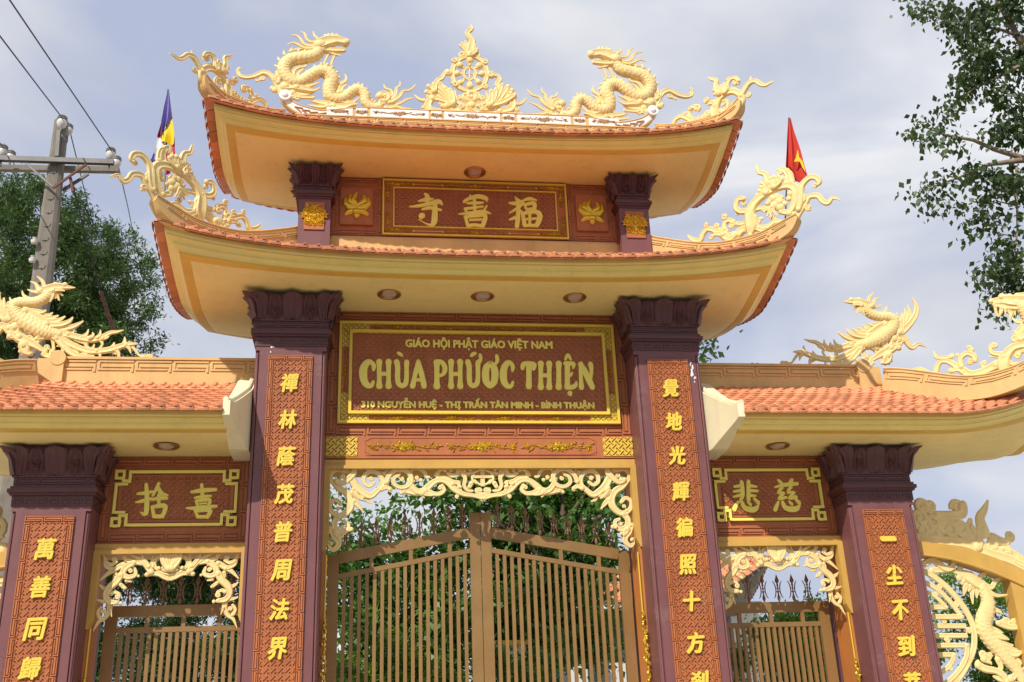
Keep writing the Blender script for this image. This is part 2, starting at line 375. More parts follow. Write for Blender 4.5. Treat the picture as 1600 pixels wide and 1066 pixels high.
# ------------------------------------------------------------------ text
def text_mesh(txt, size, ext=.012, off=0.0, m=None):
    cu = bpy.data.curves.new('t', 'FONT'); cu.body = txt; cu.size = size; cu.extrude = ext; cu.offset = off; cu.resolution_u = 2
    cu.align_x = 'CENTER'; cu.align_y = 'CENTER'
    o = bpy.data.objects.new('t', cu); col.objects.link(o)
    dg = bpy.context.evaluated_depsgraph_get(); dg.update(); me = bpy.data.meshes.new_from_object(o.evaluated_get(dg))
    bpy.data.objects.remove(o); bpy.data.curves.remove(cu)
    n = len(me.vertices); a = np.empty(n*3, 'f'); me.vertices.foreach_get('co', a); a = a.reshape(-1, 3)
    lo, hi = a.min(0), a.max(0); a[:, :2] -= (lo+hi)[:2]/2
    me.vertices.foreach_set('co', a.ravel()); me.update(); me.materials.clear(); me.materials.append(m)
    return me, (hi-lo)
def put_text(name, txt, x, y, z, w, h, parent, m, ext=.012, bold=0.0, label=None, shear=0.0):
    """Text facing the street (towards -Y), scaled to width w and height h; bold in metres."""
    me, d = text_mesh(txt, 1.0, ext/.3, 0, m)
    w_ = w-2*bold if w else None; h_ = (h-2*bold) if h else None
    sx = w_/d[0] if w_ else h_/d[1]; sy = h_/d[1] if h_ else sx
    n = len(me.vertices); a = np.empty(n*3, 'f'); me.vertices.foreach_get('co', a); a = a.reshape(-1, 3)
    F_ = [tuple(p.vertices) for p in me.polygons]; b = np.empty_like(a)
    b[:, 0] = a[:, 0]*sx+a[:, 1]*sy*shear; b[:, 2] = a[:, 1]*sy+a[:, 0]*sx*shear*.35; b[:, 1] = -a[:, 2]*.3
    mb = MB(); ks = [(0, 0)]+([(math.cos(t), math.sin(t)) for t in [math.pi*2*k/8+.4 for k in range(8)]] if bold else [])
    for q, (dx, dz) in enumerate(ks):
        mb.add([(p[0]+dx*bold*(1.15 if dx*dz < 0 else .8), p[1]-q*.0012, p[2]+dz*bold*(1.1 if dx*dz < 0 else .75)) for p in b], F_)
    me2 = bpy.data.meshes.new(name); me2.from_pydata(mb.v, [], mb.f); me2.materials.append(m)
    o = bpy.data.objects.new(name, me2); o.location = (x, y, z)
    return finish(o, parent, label=label)
def brush(name, z0, strokes, y, parent, m, rk=1.1, th=.016, dxy=(0, 0)):
    """Brush written character: every line is one stroke read off the photograph, laid on the board as a raised flat stroke."""
    o = MB()
    for i, ln in enumerate(strokes.strip().splitlines()):
        s_ = Sculpt(z0[0], z0[1], z0[2], (0, y, 0), (1, 0, 0), ln, flat=1.0, rk=rk); b_ = s_.parts['scrollwork']
        o.add([(x+dxy[0], (y-(th+i*.0006)*math.tanh((y-yy)/.011)) if yy < y else min(yy, y+.02), zz+dxy[1]) for x, yy, zz in b_.v], b_.f)
    return o.build(name, m, parent, 40)
# ------------------------------------------------------------------ central gateway
gate = thing('temple_gateway', 'tall central temple gateway with two upturned tiled roofs and brown lettered columns', 'gateway')
XC, HS = 2.45, .444
PY0, PY1 = -.50, .62                    # column front and back
def column(parent, xc, yf, yb, ztop, hs, chars, chz, nm='column', small=False, panel_top=None, zbase=0.0, label=None, ang=0):
    root = bpy.data.objects.new(nm, None); root.location = (0, 0, 0); finish(root, parent, label=label)
    yc, hd = (yf+yb)/2, (yb-yf)/2
    # shaft: square with beaded corners below the neck
    zn = ztop-.83; s = MB()
    c = .055
    pr = [(-hs+c, -hd), (hs-c, -hd), (hs-c, -hd+c*.0+.018), (hs-.018, -hd+c), (hs, -hd+c), (hs, hd), (-hs, hd), (-hs, -hd+c), (-hs+.018, -hd+c), (-hs+c, -hd+.018)]
    z1 = zn+.13-.06
    v = [(xc+x, yc+y, z) for z in (zbase, z1) for x, y in pr]; n = len(pr)
    s.add(v, [tuple(range(n))[::-1], tuple(range(n, 2*n))]+[(i, (i+1) % n, n+(i+1) % n, n+i) for i in range(n)])
    s.box((xc-hs, yf, z1), (xc+hs, yb, ztop-.70))
    for sx in (-1, 1):
        for dx, dy in ((.030, .018), (.016, .036)):
            s.tube([Vector((xc+sx*(hs-dx), yf+dy, zbase)), Vector((xc+sx*(hs-dx), yf+dy, z1-.03))], .014, seg=8)
    s.box((xc-hs-.06, yf-.06, zbase), (xc+hs+.06, yb+.06, zbase+.45))
    s.build('shaft', M['purple'], root)
    # mouldings under the capital
    b = MB()
    def ring(o, z0, z1): b.box((xc-hs-o, yf-o, z0), (xc+hs+o, yb+o, z1))
    ring(.012, ztop-.70, ztop-.572); ring(.040, ztop-.572, ztop-.545); ring(.062, ztop-.545, ztop-.50); ring(.038, ztop-.50, ztop-.465)
    ring(.012, ztop-.465, ztop-.36); ring(.03, ztop-.36, ztop-.335)
    for (z0, z1, pat, cell) in ((ztop-.69, ztop-.585, GK, .0165), (ztop-.455, ztop-.37, LB, .015)):
        bitmap(b, plane_fn((xc, yf-.012, 0), (1, 0, 0), (0, 0, 1), (0, -1, 0)), -hs, hs, z0, z1, pat, cell, .009)
        for sx in (-1, 1):
            bitmap(b, plane_fn((xc+sx*(hs+.012), yc, 0), (0, -sx, 0), (0, 0, 1), (sx, 0, 0)), -hd, hd, z0, z1, pat, cell, .009)
    b.build('capital_moulding', M['purpled'], root)
    leaves_capital(root, xc, yc, hs, hd, ztop-.335, ztop)
    if chars:
        # terracotta panel with key border, lattice ground and gilt characters
        pz1 = panel_top; pz0 = zbase+.6; hw = .274; p = MB()
        p.box((xc-hw, yf-.012, pz0), (xc+hw, yf+.01, pz1)); 
        fn = plane_fn((xc, yf-.012, 0), (1, 0, 0), (0, 0, 1), (0, -1, 0)); bw = .068
        for a in (-1, 1):
            fv = (lambda sg: (lambda u, v, n: Vector((xc+sg*(hw-bw+v), yf-.012-n, u))))(a)
            bitmap(p, fv, pz0, pz1-bw, 0, bw, LB, .0118, .016)
        bitmap(p, fn, -hw, hw, pz1-bw, pz1, LB, .0118, .016)
        p.build('key_border_panel', M['terra'], root)
        q = MB(); sayagata(q, fn, -hw+bw+.004, hw-bw-.004, max(pz0, 1.7), pz1-bw-.004)
        q.build('lattice_relief', M['terra'], root, kind='stuff')
        for ch, zc in zip(chars, chz):
            if ch == '一': put_text('character', ch, xc, yf-.026, zc, .21, .065, root, M['gold'], .018, .014)
            else: put_text('character', ch, xc, yf-.026, zc, .215, .25, root, M['gold'], .018, .0082, shear=.12)
    return root
def leaves_capital(root, xc, yc, hs, hd, z0, z1, k=1.0):
    """Flaring lotus-leaf capital: fluted leaves that curl outwards, corner leaves pointing out."""
    H = z1-z0; b = MB()
    b.add([(xc+sx*(hs+o), yc+sy*(hd+o), z) for z, o in ((z0, .03*k), (z0+H*.5, .035*k), (z1, .06*k)) for sx, sy in ((-1, -1), (1, -1), (1, 1), (-1, 1))],
          [(4*j+i, 4*j+(i+1) % 4, 4*j+4+(i+1) % 4, 4*j+4+i) for j in (0, 1) for i in range(4)]+[(8, 9, 10, 11)])
    b.add([(xc+sx*(hs+.05*k), yc+sy*(hd+.05*k), z) for z in (z1-.03, z1+.035) for sx, sy in ((-1, -1), (1, -1), (1, 1), (-1, 1))], [(0, 1, 2, 3), (4, 5, 6, 7)]+[(i, (i+1) % 4, 4+(i+1) % 4, 4+i) for i in range(4)])
    def leafp(cx, cy, ux, uy, nx, ny, w, out, hh=1.0, corner=False, dn=0):
        nu, nv = 12, 9; v = []
        for j in range(nv+1):
            t = j/nv
            for i in range(nu+1):
                a = -1+2*i/nu
                ww = w*(.74+.26*math.sin(min(1, t*1.3)*math.pi*.5))*(math.sqrt(max(0, 1-((t-.66)/.36)**2)) if t > .66 else 1)
                bulge = .035*math.sin(t*math.pi*.9)+.05*t**3
                o = dn+bulge*k+out*max(0, t-.45)**1.6*3.0+.016*k*math.cos(a*math.pi*3.0)*(1-abs(a)*.3)+.03*k*(1-a*a)
                zz = z0+H*hh*t-(.02*k*(max(0, t-.9)*10))
                v.append((cx+ux*a*ww+nx*o, cy+uy*a*ww+ny*o, zz))
        m_ = nu+1
        b.add(v, [(j*m_+i, j*m_+i+1, (j+1)*m_+i+1, (j+1)*m_+i) for j in range(nv) for i in range(nu)])
    for (nx, ny, hw, dd) in ((0, -1, hs, hd), (0, 1, hs, hd), (1, 0, hd, hs), (-1, 0, hd, hs)):
        ux, uy = -ny, nx
        ox, oy = xc+nx*dd, yc+ny*dd
        for s_ in (-.5, .5):
            leafp(ox+ux*hw*s_, oy+uy*hw*s_, ux, uy, nx, ny, hw*.26, .05*k, .93, dn=.01)
        leafp(ox, oy, ux, uy, nx, ny, hw*.36, .075*k, 1.0, dn=.02)
        for s_ in (-1, 1):
            leafp(ox+ux*hw*s_*.93, oy+uy*hw*s_*.93, ux, uy, nx, ny, hw*.30, .085*k, 1.0, dn=.012)
    q = .70710678
    for sx in (-1, 1):
        for sy in (-1, 1):
            leafp(xc+sx*hs, yc+sy*hd, -sy*q, sx*q, sx*q, sy*q, hs*.22, .14*k, 1.02)
    for nx, ny, dd, hw in ((0, -1, hd, hs), (1, 0, hs, hd), (-1, 0, hs, hd)):
        for s_ in (-.5, .5):        # curled volutes between the leaves
            for rr in (.022, .042):
                pts = [Vector((xc+nx*(dd+.09*k)+(-ny)*hw*s_+(-ny)*rr*k*math.cos(t*.6), yc+ny*(dd+.09*k)+nx*hw*s_+nx*rr*k*math.cos(t*.6), z0+H*.36+rr*k*1.5*math.sin(t*.6))) for t in range(11)]
                b.tube(pts, .008*k, seg=5)
    b.build('lotus_capital', M['purpled'], root, 60)

CH_L, CH_R = '禪林蔭茂普周法界', '覺地光輝徧照十方剎'
def zs(px, ys, Y): return [at(px(y), y, Y).z for y in ys]
zl = zs(lambda y: 453-(y-600)*.05, [600, 657, 714, 773, 832, 892, 953, 1014, 1078], PY0)
zr = zs(lambda y: 1046+(y-608)*.10, [608, 660, 713, 769, 825, 883, 940, 1005, 1066], PY0)
column(gate, -XC, PY0, PY1, 7.37, HS, CH_L, zl[:8], panel_top=6.541, label='brown column left of the central opening, gilt characters down a terracotta panel')
column(gate, XC, PY0, PY1, 7.37, HS, CH_R, zr, panel_top=6.541, label='brown column right of the central opening, gilt characters down a terracotta panel')

# main wall over the opening
w = MB(); w.box((-2.02, 0.0, 5.24), (2.02, .42, 7.385)); w.build('sign_wall', M['terra'], gate)
def ring_border(parent, x0, x1, z0, z1, y, bw, cell=.042, nm='key_border', h=.014):
    b = MB()
    bitmap(b, plane_fn((0, y, 0), (1, 0, 0), (0, 0, 1), (0, -1, 0)), x0+bw, x1-bw, z0, z0+bw, LB, cell*.52, h)
    bitmap(b, plane_fn((0, y, 0), (1, 0, 0), (0, 0, 1), (0, -1, 0)), x0+bw, x1-bw, z1-bw, z1, LB, cell*.52, h)
    bitmap(b, lambda u, v, n: Vector((x0+bw-v, y-n, u)), z0+bw*.2, z1-bw*.2, 0, bw, LB, cell*.52, h)
    bitmap(b, lambda u, v, n: Vector((x1-bw+v, y-n, u)), z0+bw*.2, z1-bw*.2, 0, bw, LB, cell*.52, h)
    return b.build(nm, M['terra'], parent)
ring_border(gate, -2.0, 2.0, 5.64, 7.38, -.002, .125)
def bar_frame(mb, x0, x1, z0, z1, y, t, d):
    mb.box((x0, y-d, z0), (x1, y, z0+t)); mb.box((x0, y-d, z1-t), (x1, y, z1))
    mb.box((x0, y-d+.002, z0+t), (x0+t, y, z1-t)); mb.box((x1-t, y-d+.002, z0+t), (x1, y, z1-t))
# --- main name board
sg = thing('name_board', 'large terracotta name board with gilt frame and big yellow lettering over the central opening', 'sign')
SX0, SX1, SZ0, SZ1 = -1.863, 1.863, 5.795, 7.22
p = MB(); p.box((SX0, -.022, SZ0), (SX1, -.003, SZ1)); p.build('board', M['terra'], sg)
f = MB(); bar_frame(f, SX0, SX1, SZ0, SZ1, -.022, .034, .045); bar_frame(f, SX0+.135, SX1-.135, SZ0+.125, SZ1-.125, -.022, .038, .055); f.build('gilt_frame', M['gold'], sg)
fnS = plane_fn((0, -.022, 0), (1, 0, 0), (0, 0, 1), (0, -1, 0))
q = MB(); sayagata(q, fnS, SX0+.176, SX1-.176, SZ0+.166, SZ1-.166, .030, .008); q.build('lattice_relief', M['terra'], sg, kind='stuff')
q = MB()
for (u0, u1, v0, v1) in ((SX0+.04, SX0+.40, SZ0+.037, SZ0+.122), (SX1-.40, SX1-.04, SZ0+.037, SZ0+.122), (SX0+.04, SX0+.40, SZ1-.122, SZ1-.037), (SX1-.40, SX1-.04, SZ1-.122, SZ1-.037),
                         (SX0+.037, SX0+.132, SZ0+.125, SZ0+.42), (SX1-.132, SX1-.037, SZ0+.125, SZ0+.42), (SX0+.037, SX0+.132, SZ1-.36, SZ1-.125), (SX1-.132, SX1-.037, SZ1-.36, SZ1-.125)):
    sayagata(q, fnS, u0, u1, v0, v1, .024, .012)
q.build('gilt_corner_lattice', M['gold'], sg, kind='stuff')
q = MB()
for k in range(4):
    u0 = -1.40+k*.705
    for v in (SZ0+.08, SZ1-.08): floral(q, fnS, u0, u0+.62, v, .085, 1.3)
for u in (SX0+.085, SX1-.085): floral(q, fnS, SZ0+.45, SZ1-.40, u, .08, 1.3, True)
q.build('gilt_flower_spray', M['gilt'], sg)
def xz(px, py, Y=-.03):
    c = at(px, py, Y); return c.x, c.z
xa, za = xz(749, 539); wa = at(864, 541, -.03).x-at(634, 537, -.03).x
put_text('top_lettering', 'GIÁO HỘI PHẬT GIÁO VIỆT NAM', xa, -.032, za+.01, wa, .185, sg, M['signy'], .008, .006)
xa, za = xz(749, 633); wa = at(931, 633, -.03).x-at(567, 633, -.03).x
put_text('address_lettering', '310 NGUYỄN HUỆ - THỊ TRẤN TÂN MINH - BÌNH THUẬN', xa, -.032, za+.01, wa, .165, sg, M['signy'], .010, .0065)
# the big flared letters: drawn strokes in zoom coordinates of the photograph (x0, y0, scale)
A_ = (520, 495, 5.921); B_ = (750, 495, 5.921)
def stem(x, y0, y1, r=20, rm=15, lean=0):
    xs = [x+lean*t for t in (0, .18, .5, .82, 1)]
    return ' '.join('%g %g %g' % q for q in ((xs[0], y0, r+3), (xs[1], y0+(y1-y0)*.18, rm), (xs[2], (y0+y1)/2, rm-1), (xs[3], y0+(y1-y0)*.82, rm), (xs[4], y1, r+4)))
def H_(x0, x1, y0=418, y1=643, r=21): return 'b '+stem(x0, y0, y1, r, 18)+'\nb '+stem(x1, y0, y1, r, 18)+'\nb %g %g 16 %g %g 16' % (x0, (y0+y1)/2, x1, (y0+y1)/2)
LET = [
 (A_, 'b 375 492 12 378 455 17 350 418 16 320 425 24 287 470 28 280 530 30 290 595 27 320 635 24 355 640 17 374 603 13'),
 (A_, H_(429, 515)),
 (A_, 'b 590 420 22 600 470 19 598 560 19 608 620 19 640 640 19 672 620 19 682 560 17 682 470 17 684 420 20\nb 606 338 13 625 348 14 642 362 9'),
 (A_, 'b 790 413 15 770 500 17 752 580 17 738 642 22\nb 790 413 15 812 500 20 832 580 20 843 642 22\nb 760 585 13 820 585 13'),
 (A_, 'b '+stem(962, 425, 643, 23, 20)+'\nb 950 420 17 1000 418 17 1034 460 19 1034 510 17 1005 542 14 970 545 12'),
 (A_, H_(1094, 1178)),
 (A_, 'b 1250 420 22 1262 470 19 1262 560 19 1270 620 19 1300 640 19 1332 620 19 1342 560 17 1342 470 17 1345 425 20 1368 395 13 1362 355 13\nb 1282 362 12 1298 345 15 1318 338 12'),
 (B_, 'b 93 432 20 60 470 25 50 535 27 60 605 25 93 642 20 128 605 25 138 535 27 128 470 25 93 432 20\nb 138 440 12 160 410 14 155 365 15'),
 (B_, 'b 300 498 12 303 462 16 280 428 16 250 433 22 222 480 25 215 540 27 222 600 25 250 640 21 285 645 15 304 607 12'),
 (B_, 'b '+stem(452, 440, 645, 20, 21)+'\nb 392 480 14 402 442 18 452 432 16 500 445 18 494 485 14'),
 (B_, H_(562, 640, 435, 652)),
 (B_, 'b '+stem(728, 435, 652, 21, 19)),
 (B_, 'b '+stem(808, 438, 650, 20, 20)+'\nb 785 432 15 840 432 16 866 442 16 862 475 9\nb 808 545 14 838 542 13 852 520 9\nb 800 655 15 850 655 18 882 635 17 890 605 9\nb 790 398 10 800 370 12 812 352 11 826 370 12 838 397 10\no 834 708 24'),
 (B_, 'b 935 435 17 932 520 15 935 600 16 938 655 21\nb 928 440 18 965 500 23 1005 580 24 1040 655 20\nb 1022 440 20 1030 490 15 1026 560 13 1020 620 11'),
]
for (z, t) in LET: brush('letter', z, t, -.036, sg, M['signy'], 1.25, .016)

# --- lintel band with gilt sprays
w = MB(); w.box((-2.02, -.06, 5.335), (2.02, 0.0, 5.615)); w.box((-2.02, -.075, 5.318), (2.02, -.0, 5.335))
w.box((-1.50, -.066, 5.36), (1.50, -.058, 5.595)); w.build('lintel_band', M['terra'], gate)
fl = plane_fn((0, -.06, 0), (1, 0, 0), (0, 0, 1), (0, -1, 0)); q = MB()
for (a, b_) in ((-2.0, -1.60), (1.60, 2.0)): sayagata(q, fl, a, b_, 5.345, 5.605, .030, .010)
q.build('gilt_end_lattice', M['gold'], gate, kind='stuff')
q = MB(); q.tube([Vector((x, -.066, z)) for x, z in ((-1.42, 5.37), (-1.5, 5.40), (-1.5, 5.55), (-1.42, 5.59), (1.42, 5.59), (1.5, 5.55), (1.5, 5.40), (1.42, 5.37), (-1.42, 5.37))], .008, seg=5)
q.build('lintel_bead', M['terra'], gate)
fl2 = plane_fn((0, -.068, 0), (1, 0, 0), (0, 0, 1), (0, -1, 0))
for k in range(3):
    q = MB(); c = (-1.0, 0, 1.0)[k]; floral(q, fl2, c-.44, c+.44, 5.475, .17, 1.4); q.build('gilt_flower_spray', M['gilt'], gate)

# --- opening frame and jambs (also used for the side openings)
def opening(parent, x0, x1, z1, zleg, y0=-.08, y1=.42, ztop=None, wall_to=0.0):
    fr = MB(); t = .075
    fr.box((x0, y0, z1), (x1, y1, z1+.10)); fr.box((x0, y0-.03, z1-.022), (x1, y0+.10, z1+.022))
    for sx, xx in ((1, x0), (-1, x1)):
        a, b = sorted((xx, xx+sx*t)); zl_ = zleg
        fr.box((a, y0-.03, zl_), (b, y0+.10, z1-.022))
        c_ = xx+sx*t*.0
        fr.hexa([Vector((a, y0-.03, zl_)), Vector((b, y0-.03, zl_)), Vector((b, y0+.10, zl_)), Vector((a, y0+.10, zl_)),
                 Vector((a if sx > 0 else b-.02, y0-.03, zl_-.12)), Vector((a+.02 if sx > 0 else b, y0-.03, zl_-.12)), Vector((a+.02 if sx > 0 else b, y0+.10, zl_-.12)), Vector((a if sx > 0 else b-.02, y0+.10, zl_-.12))])
    fr.build('opening_frame', M['frame'], parent)
    for a, b in ((x0-.04, x0+.03), (x1-.03, x1+.04)):
        jb = MB(); jb.box((a, y0+.02, wall_to), (b, y1-.02, z1+.02)); jb.build('jamb', M['jamb'], parent)
opening(gate, -2.01, 2.01, 5.20, at(500, 848, 0).z)

# --- upper storey
w = MB(); w.box((-2.42, -.05, 8.30), (2.42, .26, 9.45)); w.build('upper_wall', M['terra'], gate)
w = MB(); w.box((-2.62, -.12, 8.0), (2.62, .34, 8.44)); w.box((-2.0, -.10, 8.44), (2.0, -.02, 8.475)); w.build('upper_wall_base', M['tan'], gate)
for xx in (-1.67, 1.67): ring_border(gate, xx-.36, xx+.36, 8.50, 9.44, -.052, .10, .036, 'key_border', .011)
UX, UZ0, UZ1 = 1.313, 8.51, 9.393
sg2 = thing('upper_name_board', 'narrow terracotta board with three gilt characters in a gilt flowered frame under the top roof', 'sign')
p = MB(); p.box((-UX, -.085, UZ0), (UX, -.052, UZ1)); p.build('board', M['terra'], sg2)
f = MB(); bar_frame(f, -UX, UX, UZ0, UZ1, -.085, .022, .035); bar_frame(f, -UX+.15, UX-.15, UZ0+.125, UZ1-.125, -.085, .016, .03); f.build('gilt_frame', M['gold'], sg2)
fnU = plane_fn((0, -.085, 0), (1, 0, 0), (0, 0, 1), (0, -1, 0))
q = MB(); sayagata(q, fnU, -UX+.168, UX-.168, UZ0+.143, UZ1-.143, .026, .007); q.build('lattice_relief', M['terra'], sg2, kind='stuff')
q = MB()
for v in (UZ0+.07, UZ1-.07):
    floral(q, fnU, -.42, .42, v, .11, 1.4); floral(q, fnU, -UX+.03, -.93, v, .11, 1.4); floral(q, fnU, .93, UX-.03, v, .11, 1.4)
    for s_ in (-1, 1):
        q.tube([Vector((s_*.47, -.092, v)), Vector((s_*.88, -.092, v))], .007, seg=5); q.ball(Vector((s_*.47, -.094, v)), .02, .012, .02, seg=6, rg=4); q.ball(Vector((s_*.88, -.094, v)), .02, .012, .02, seg=6, rg=4)
for u in (-UX+.078, UX-.078):
    floral(q, fnU, UZ0+.08, UZ0+.36, u, .09, 1.2, True); floral(q, fnU, UZ1-.36, UZ1-.08, u, .09, 1.2, True)
q.build('gilt_flower_spray', M['gilt'], sg2)
ZU_ = (600, 280, 5.517)
for t in ('b 300 190 8 350 180 15 420 172 9\nb 352 128 9 372 150 18 372 215 15\nb 218 238 6 300 232 13 400 212 17 470 195 20 500 218 9\nb 330 262 9 400 250 15 490 268 10\nb 440 195 16 438 300 22 432 370 22 405 400 14 340 372 5 300 345 5\no 330 318 30',
          'b 742 140 8 762 168 14\nb 690 195 12 730 170 14 810 150 18 878 168 17 885 190 8\nb 716 208 8 780 208 14 850 205 9\nb 700 258 12 760 250 12 850 238 9\nb 780 170 12 782 290 13\nb 638 302 5 740 296 15 850 285 17 915 296 7\nb 695 255 9 718 300 12\nb 885 232 8 850 290 11\nb 700 325 12 722 405 14\nb 700 330 14 790 318 16 872 318 17 850 405 17\nb 722 405 15 780 398 14 845 408 16\nb 740 355 9 838 350 11',
          'b 1130 155 6 1158 190 17\nb 1080 205 8 1130 212 16 1195 198 17 1150 250 13 1082 292 6\nb 1158 225 15 1155 330 17 1145 410 17\nb 1082 350 8 1130 335 15\nb 1172 270 10 1192 295 13\nb 1190 190 8 1250 172 15 1310 182 9\nb 1210 222 10 1228 262 11\nb 1215 222 12 1290 210 17 1298 258 14\nb 1228 262 10 1290 254 11\nb 1195 300 13 1212 400 17\nb 1195 300 14 1300 282 18 1345 320 20 1318 400 18\nb 1212 402 14 1318 402 14\nb 1256 290 12 1256 400 12\nb 1208 348 10 1322 342 11'):
    brush('character', ZU_, t, -.10, sg2, M['signy'], 1.08)
# lotus squares
def lotus(cx, cz, y):
    r = thing('lotus_plaque', 'square terracotta plaque with a gilt lotus, ' + ('left' if cx < 0 else 'right')+' of the upper name board', 'plaque', (cx, y, cz), 'lotus plaques')
    b = MB(); b.box((-.225, -.045, -.29), (.225, 0, .29)); b.build('tile_panel', M['terra'], r)
    for pts in ([(0, .02), (-.05, .10), (0, .21)], [(0, .0), (-.10, .08), (-.085, .17)], [(0, .0), (.10, .08), (.085, .17)], [(0, -.02), (-.15, .02), (-.155, .13)], [(0, -.02), (.15, .02), (.155, .13)],
                [(0, -.03), (-.10, -.03), (-.17, .04)], [(0, -.03), (.10, -.03), (.17, .04)], [(0, -.08), (-.09, -.09), (-.165, -.15)], [(0, -.08), (.09, -.09), (.165, -.15)]):
        q = MB(); pp = smooth_path([(x, z, .03) for x, z in pts], 5); n = len(pp)
        q.tube([Vector((x, -.055, z)) for x, z, _ in pp], [.012+.032*math.sin(math.pi*min(1, .15+i/n*.9)) for i in range(n)], Vector((0, -1, 0)), .6, 8); q.build('petal', M['gilt'], r, 50)
    q = MB(); q.ball(Vector((0, -.055, -.09)), .075, .04, .055); q.ball(Vector((0, -.055, -.15)), .05, .03, .05); q.build('lotus_base', M['gilt'], r, 50)
lotus(-1.67, 8.95, -.052); lotus(1.67, 8.95, -.052)
for xx in (-2.235, 2.235):
    root = bpy.data.objects.new('upper_column', None); finish(root, gate)
    s = MB(); s.box((xx-.215, -.30, 7.9), (xx+.215, .36, 8.93)); s.build('shaft', M['purple'], root)
    b = MB()
    for o, z0, z1 in ((.015, 8.93, 8.96), (.035, 8.96, 8.99), (.05, 8.99, 9.03), (.03, 9.03, 9.06), (.01, 9.06, 9.12), (.03, 9.12, 9.14)):
        b.box((xx-.215-o, -.30-o, z0), (xx+.215+o, .36+o, z1))
    bitmap(b, plane_fn((xx, -.31, 0), (1, 0, 0), (0, 0, 1), (0, -1, 0)), -.2, .2, 9.065, 9.115, LB, .018, .006)
    b.box((xx-.2, -.28, 9.3), (xx+.2, .34, 9.46)); b.build('capital_moulding', M['purpled'], root)
    leaves_capital(root, xx, .03, .215, .33, 9.14, 9.42, .85)
    p = MB(); p.box((xx-.135, -.318, 8.45), (xx+.135, -.302, 8.87)); p.build('flower_panel', M['terra'], root)
    q = MB(); fn = plane_fn((xx, -.318, 0), (1, 0, 0), (0, 0, 1), (0, -1, 0))
    for v, hg in ((8.56, .17), (8.66, .22), (8.76, .17)): floral(q, fn, -.10, .10, v, hg, 2.0)
    q.build('gilt_flower_spray', M['gilt'], root)

# ------------------------------------------------------------------ roofs
def tile_mesh(hh=1.0):
    b = MB(); w_, l_ = .168, .165
    prof = [(0, .0), (.15, .003*hh), (.66, .036*hh), (.80, .037*hh), (.88, .010*hh), (1.0, .0)]
    v = []
    for (yy, zz, dn) in ((0, .0, 1), (0, .0, 0), (l_, -.012, 0)):
        for (a, h) in prof: v.append(((a-.5)*w_, yy, h+zz+(0 if not dn else -.024)))
    n = len(prof)
    f = [(i, i+1, n+i+1, n+i) for i in range(n-1)]+[(n+i, n+i+1, 2*n+i+1, 2*n+i) for i in range(n-1)]
    # underside edge
    b.add(v, f); b.add([(-.5*w_, 0, -.02), (.5*w_, 0, -.02), (.5*w_, l_, -.03), (-.5*w_, l_, -.03)], [(0, 3, 2, 1)])
    # rounded lip
    lip = [(math.cos(t)*w_*.5, -.012-.018*math.sin(t), .008) for t in [math.pi*i/6 for i in range(7)]]
    b.add(lip+[(x, y, z-.024) for x, y, z in lip]+[(0, 0, .02)], [(i, i+1, 8+i, 7+i) for i in range(6)]+[(i+1, i, 14) for i in range(6)])
    return b
_t = M['tile'].node_tree; _oi = _t.nodes.new('ShaderNodeObjectInfo'); _mr = _t.nodes.new('ShaderNodeMapRange'); _mr.inputs[3].default_value = .74; _mr.inputs[4].default_value = 1.16
_hs = _t.nodes.new('ShaderNodeHueSaturation'); _b = _t.nodes['Principled BSDF']; _src = _b.inputs['Base Color'].links[0].from_socket
_t.links.new(_oi.outputs['Random'], _mr.inputs[0]); _t.links.new(_mr.outputs[0], _hs.inputs['Value']); _t.links.new(_src, _hs.inputs['Color']); _t.links.new(_hs.outputs[0], _b.inputs['Base Color'])
TB = tile_mesh(.8); TM = TB.mesh('roof_tile', M['tile']); TM0 = tile_mesh(1.4).mesh('roof_tile', M['tile'])
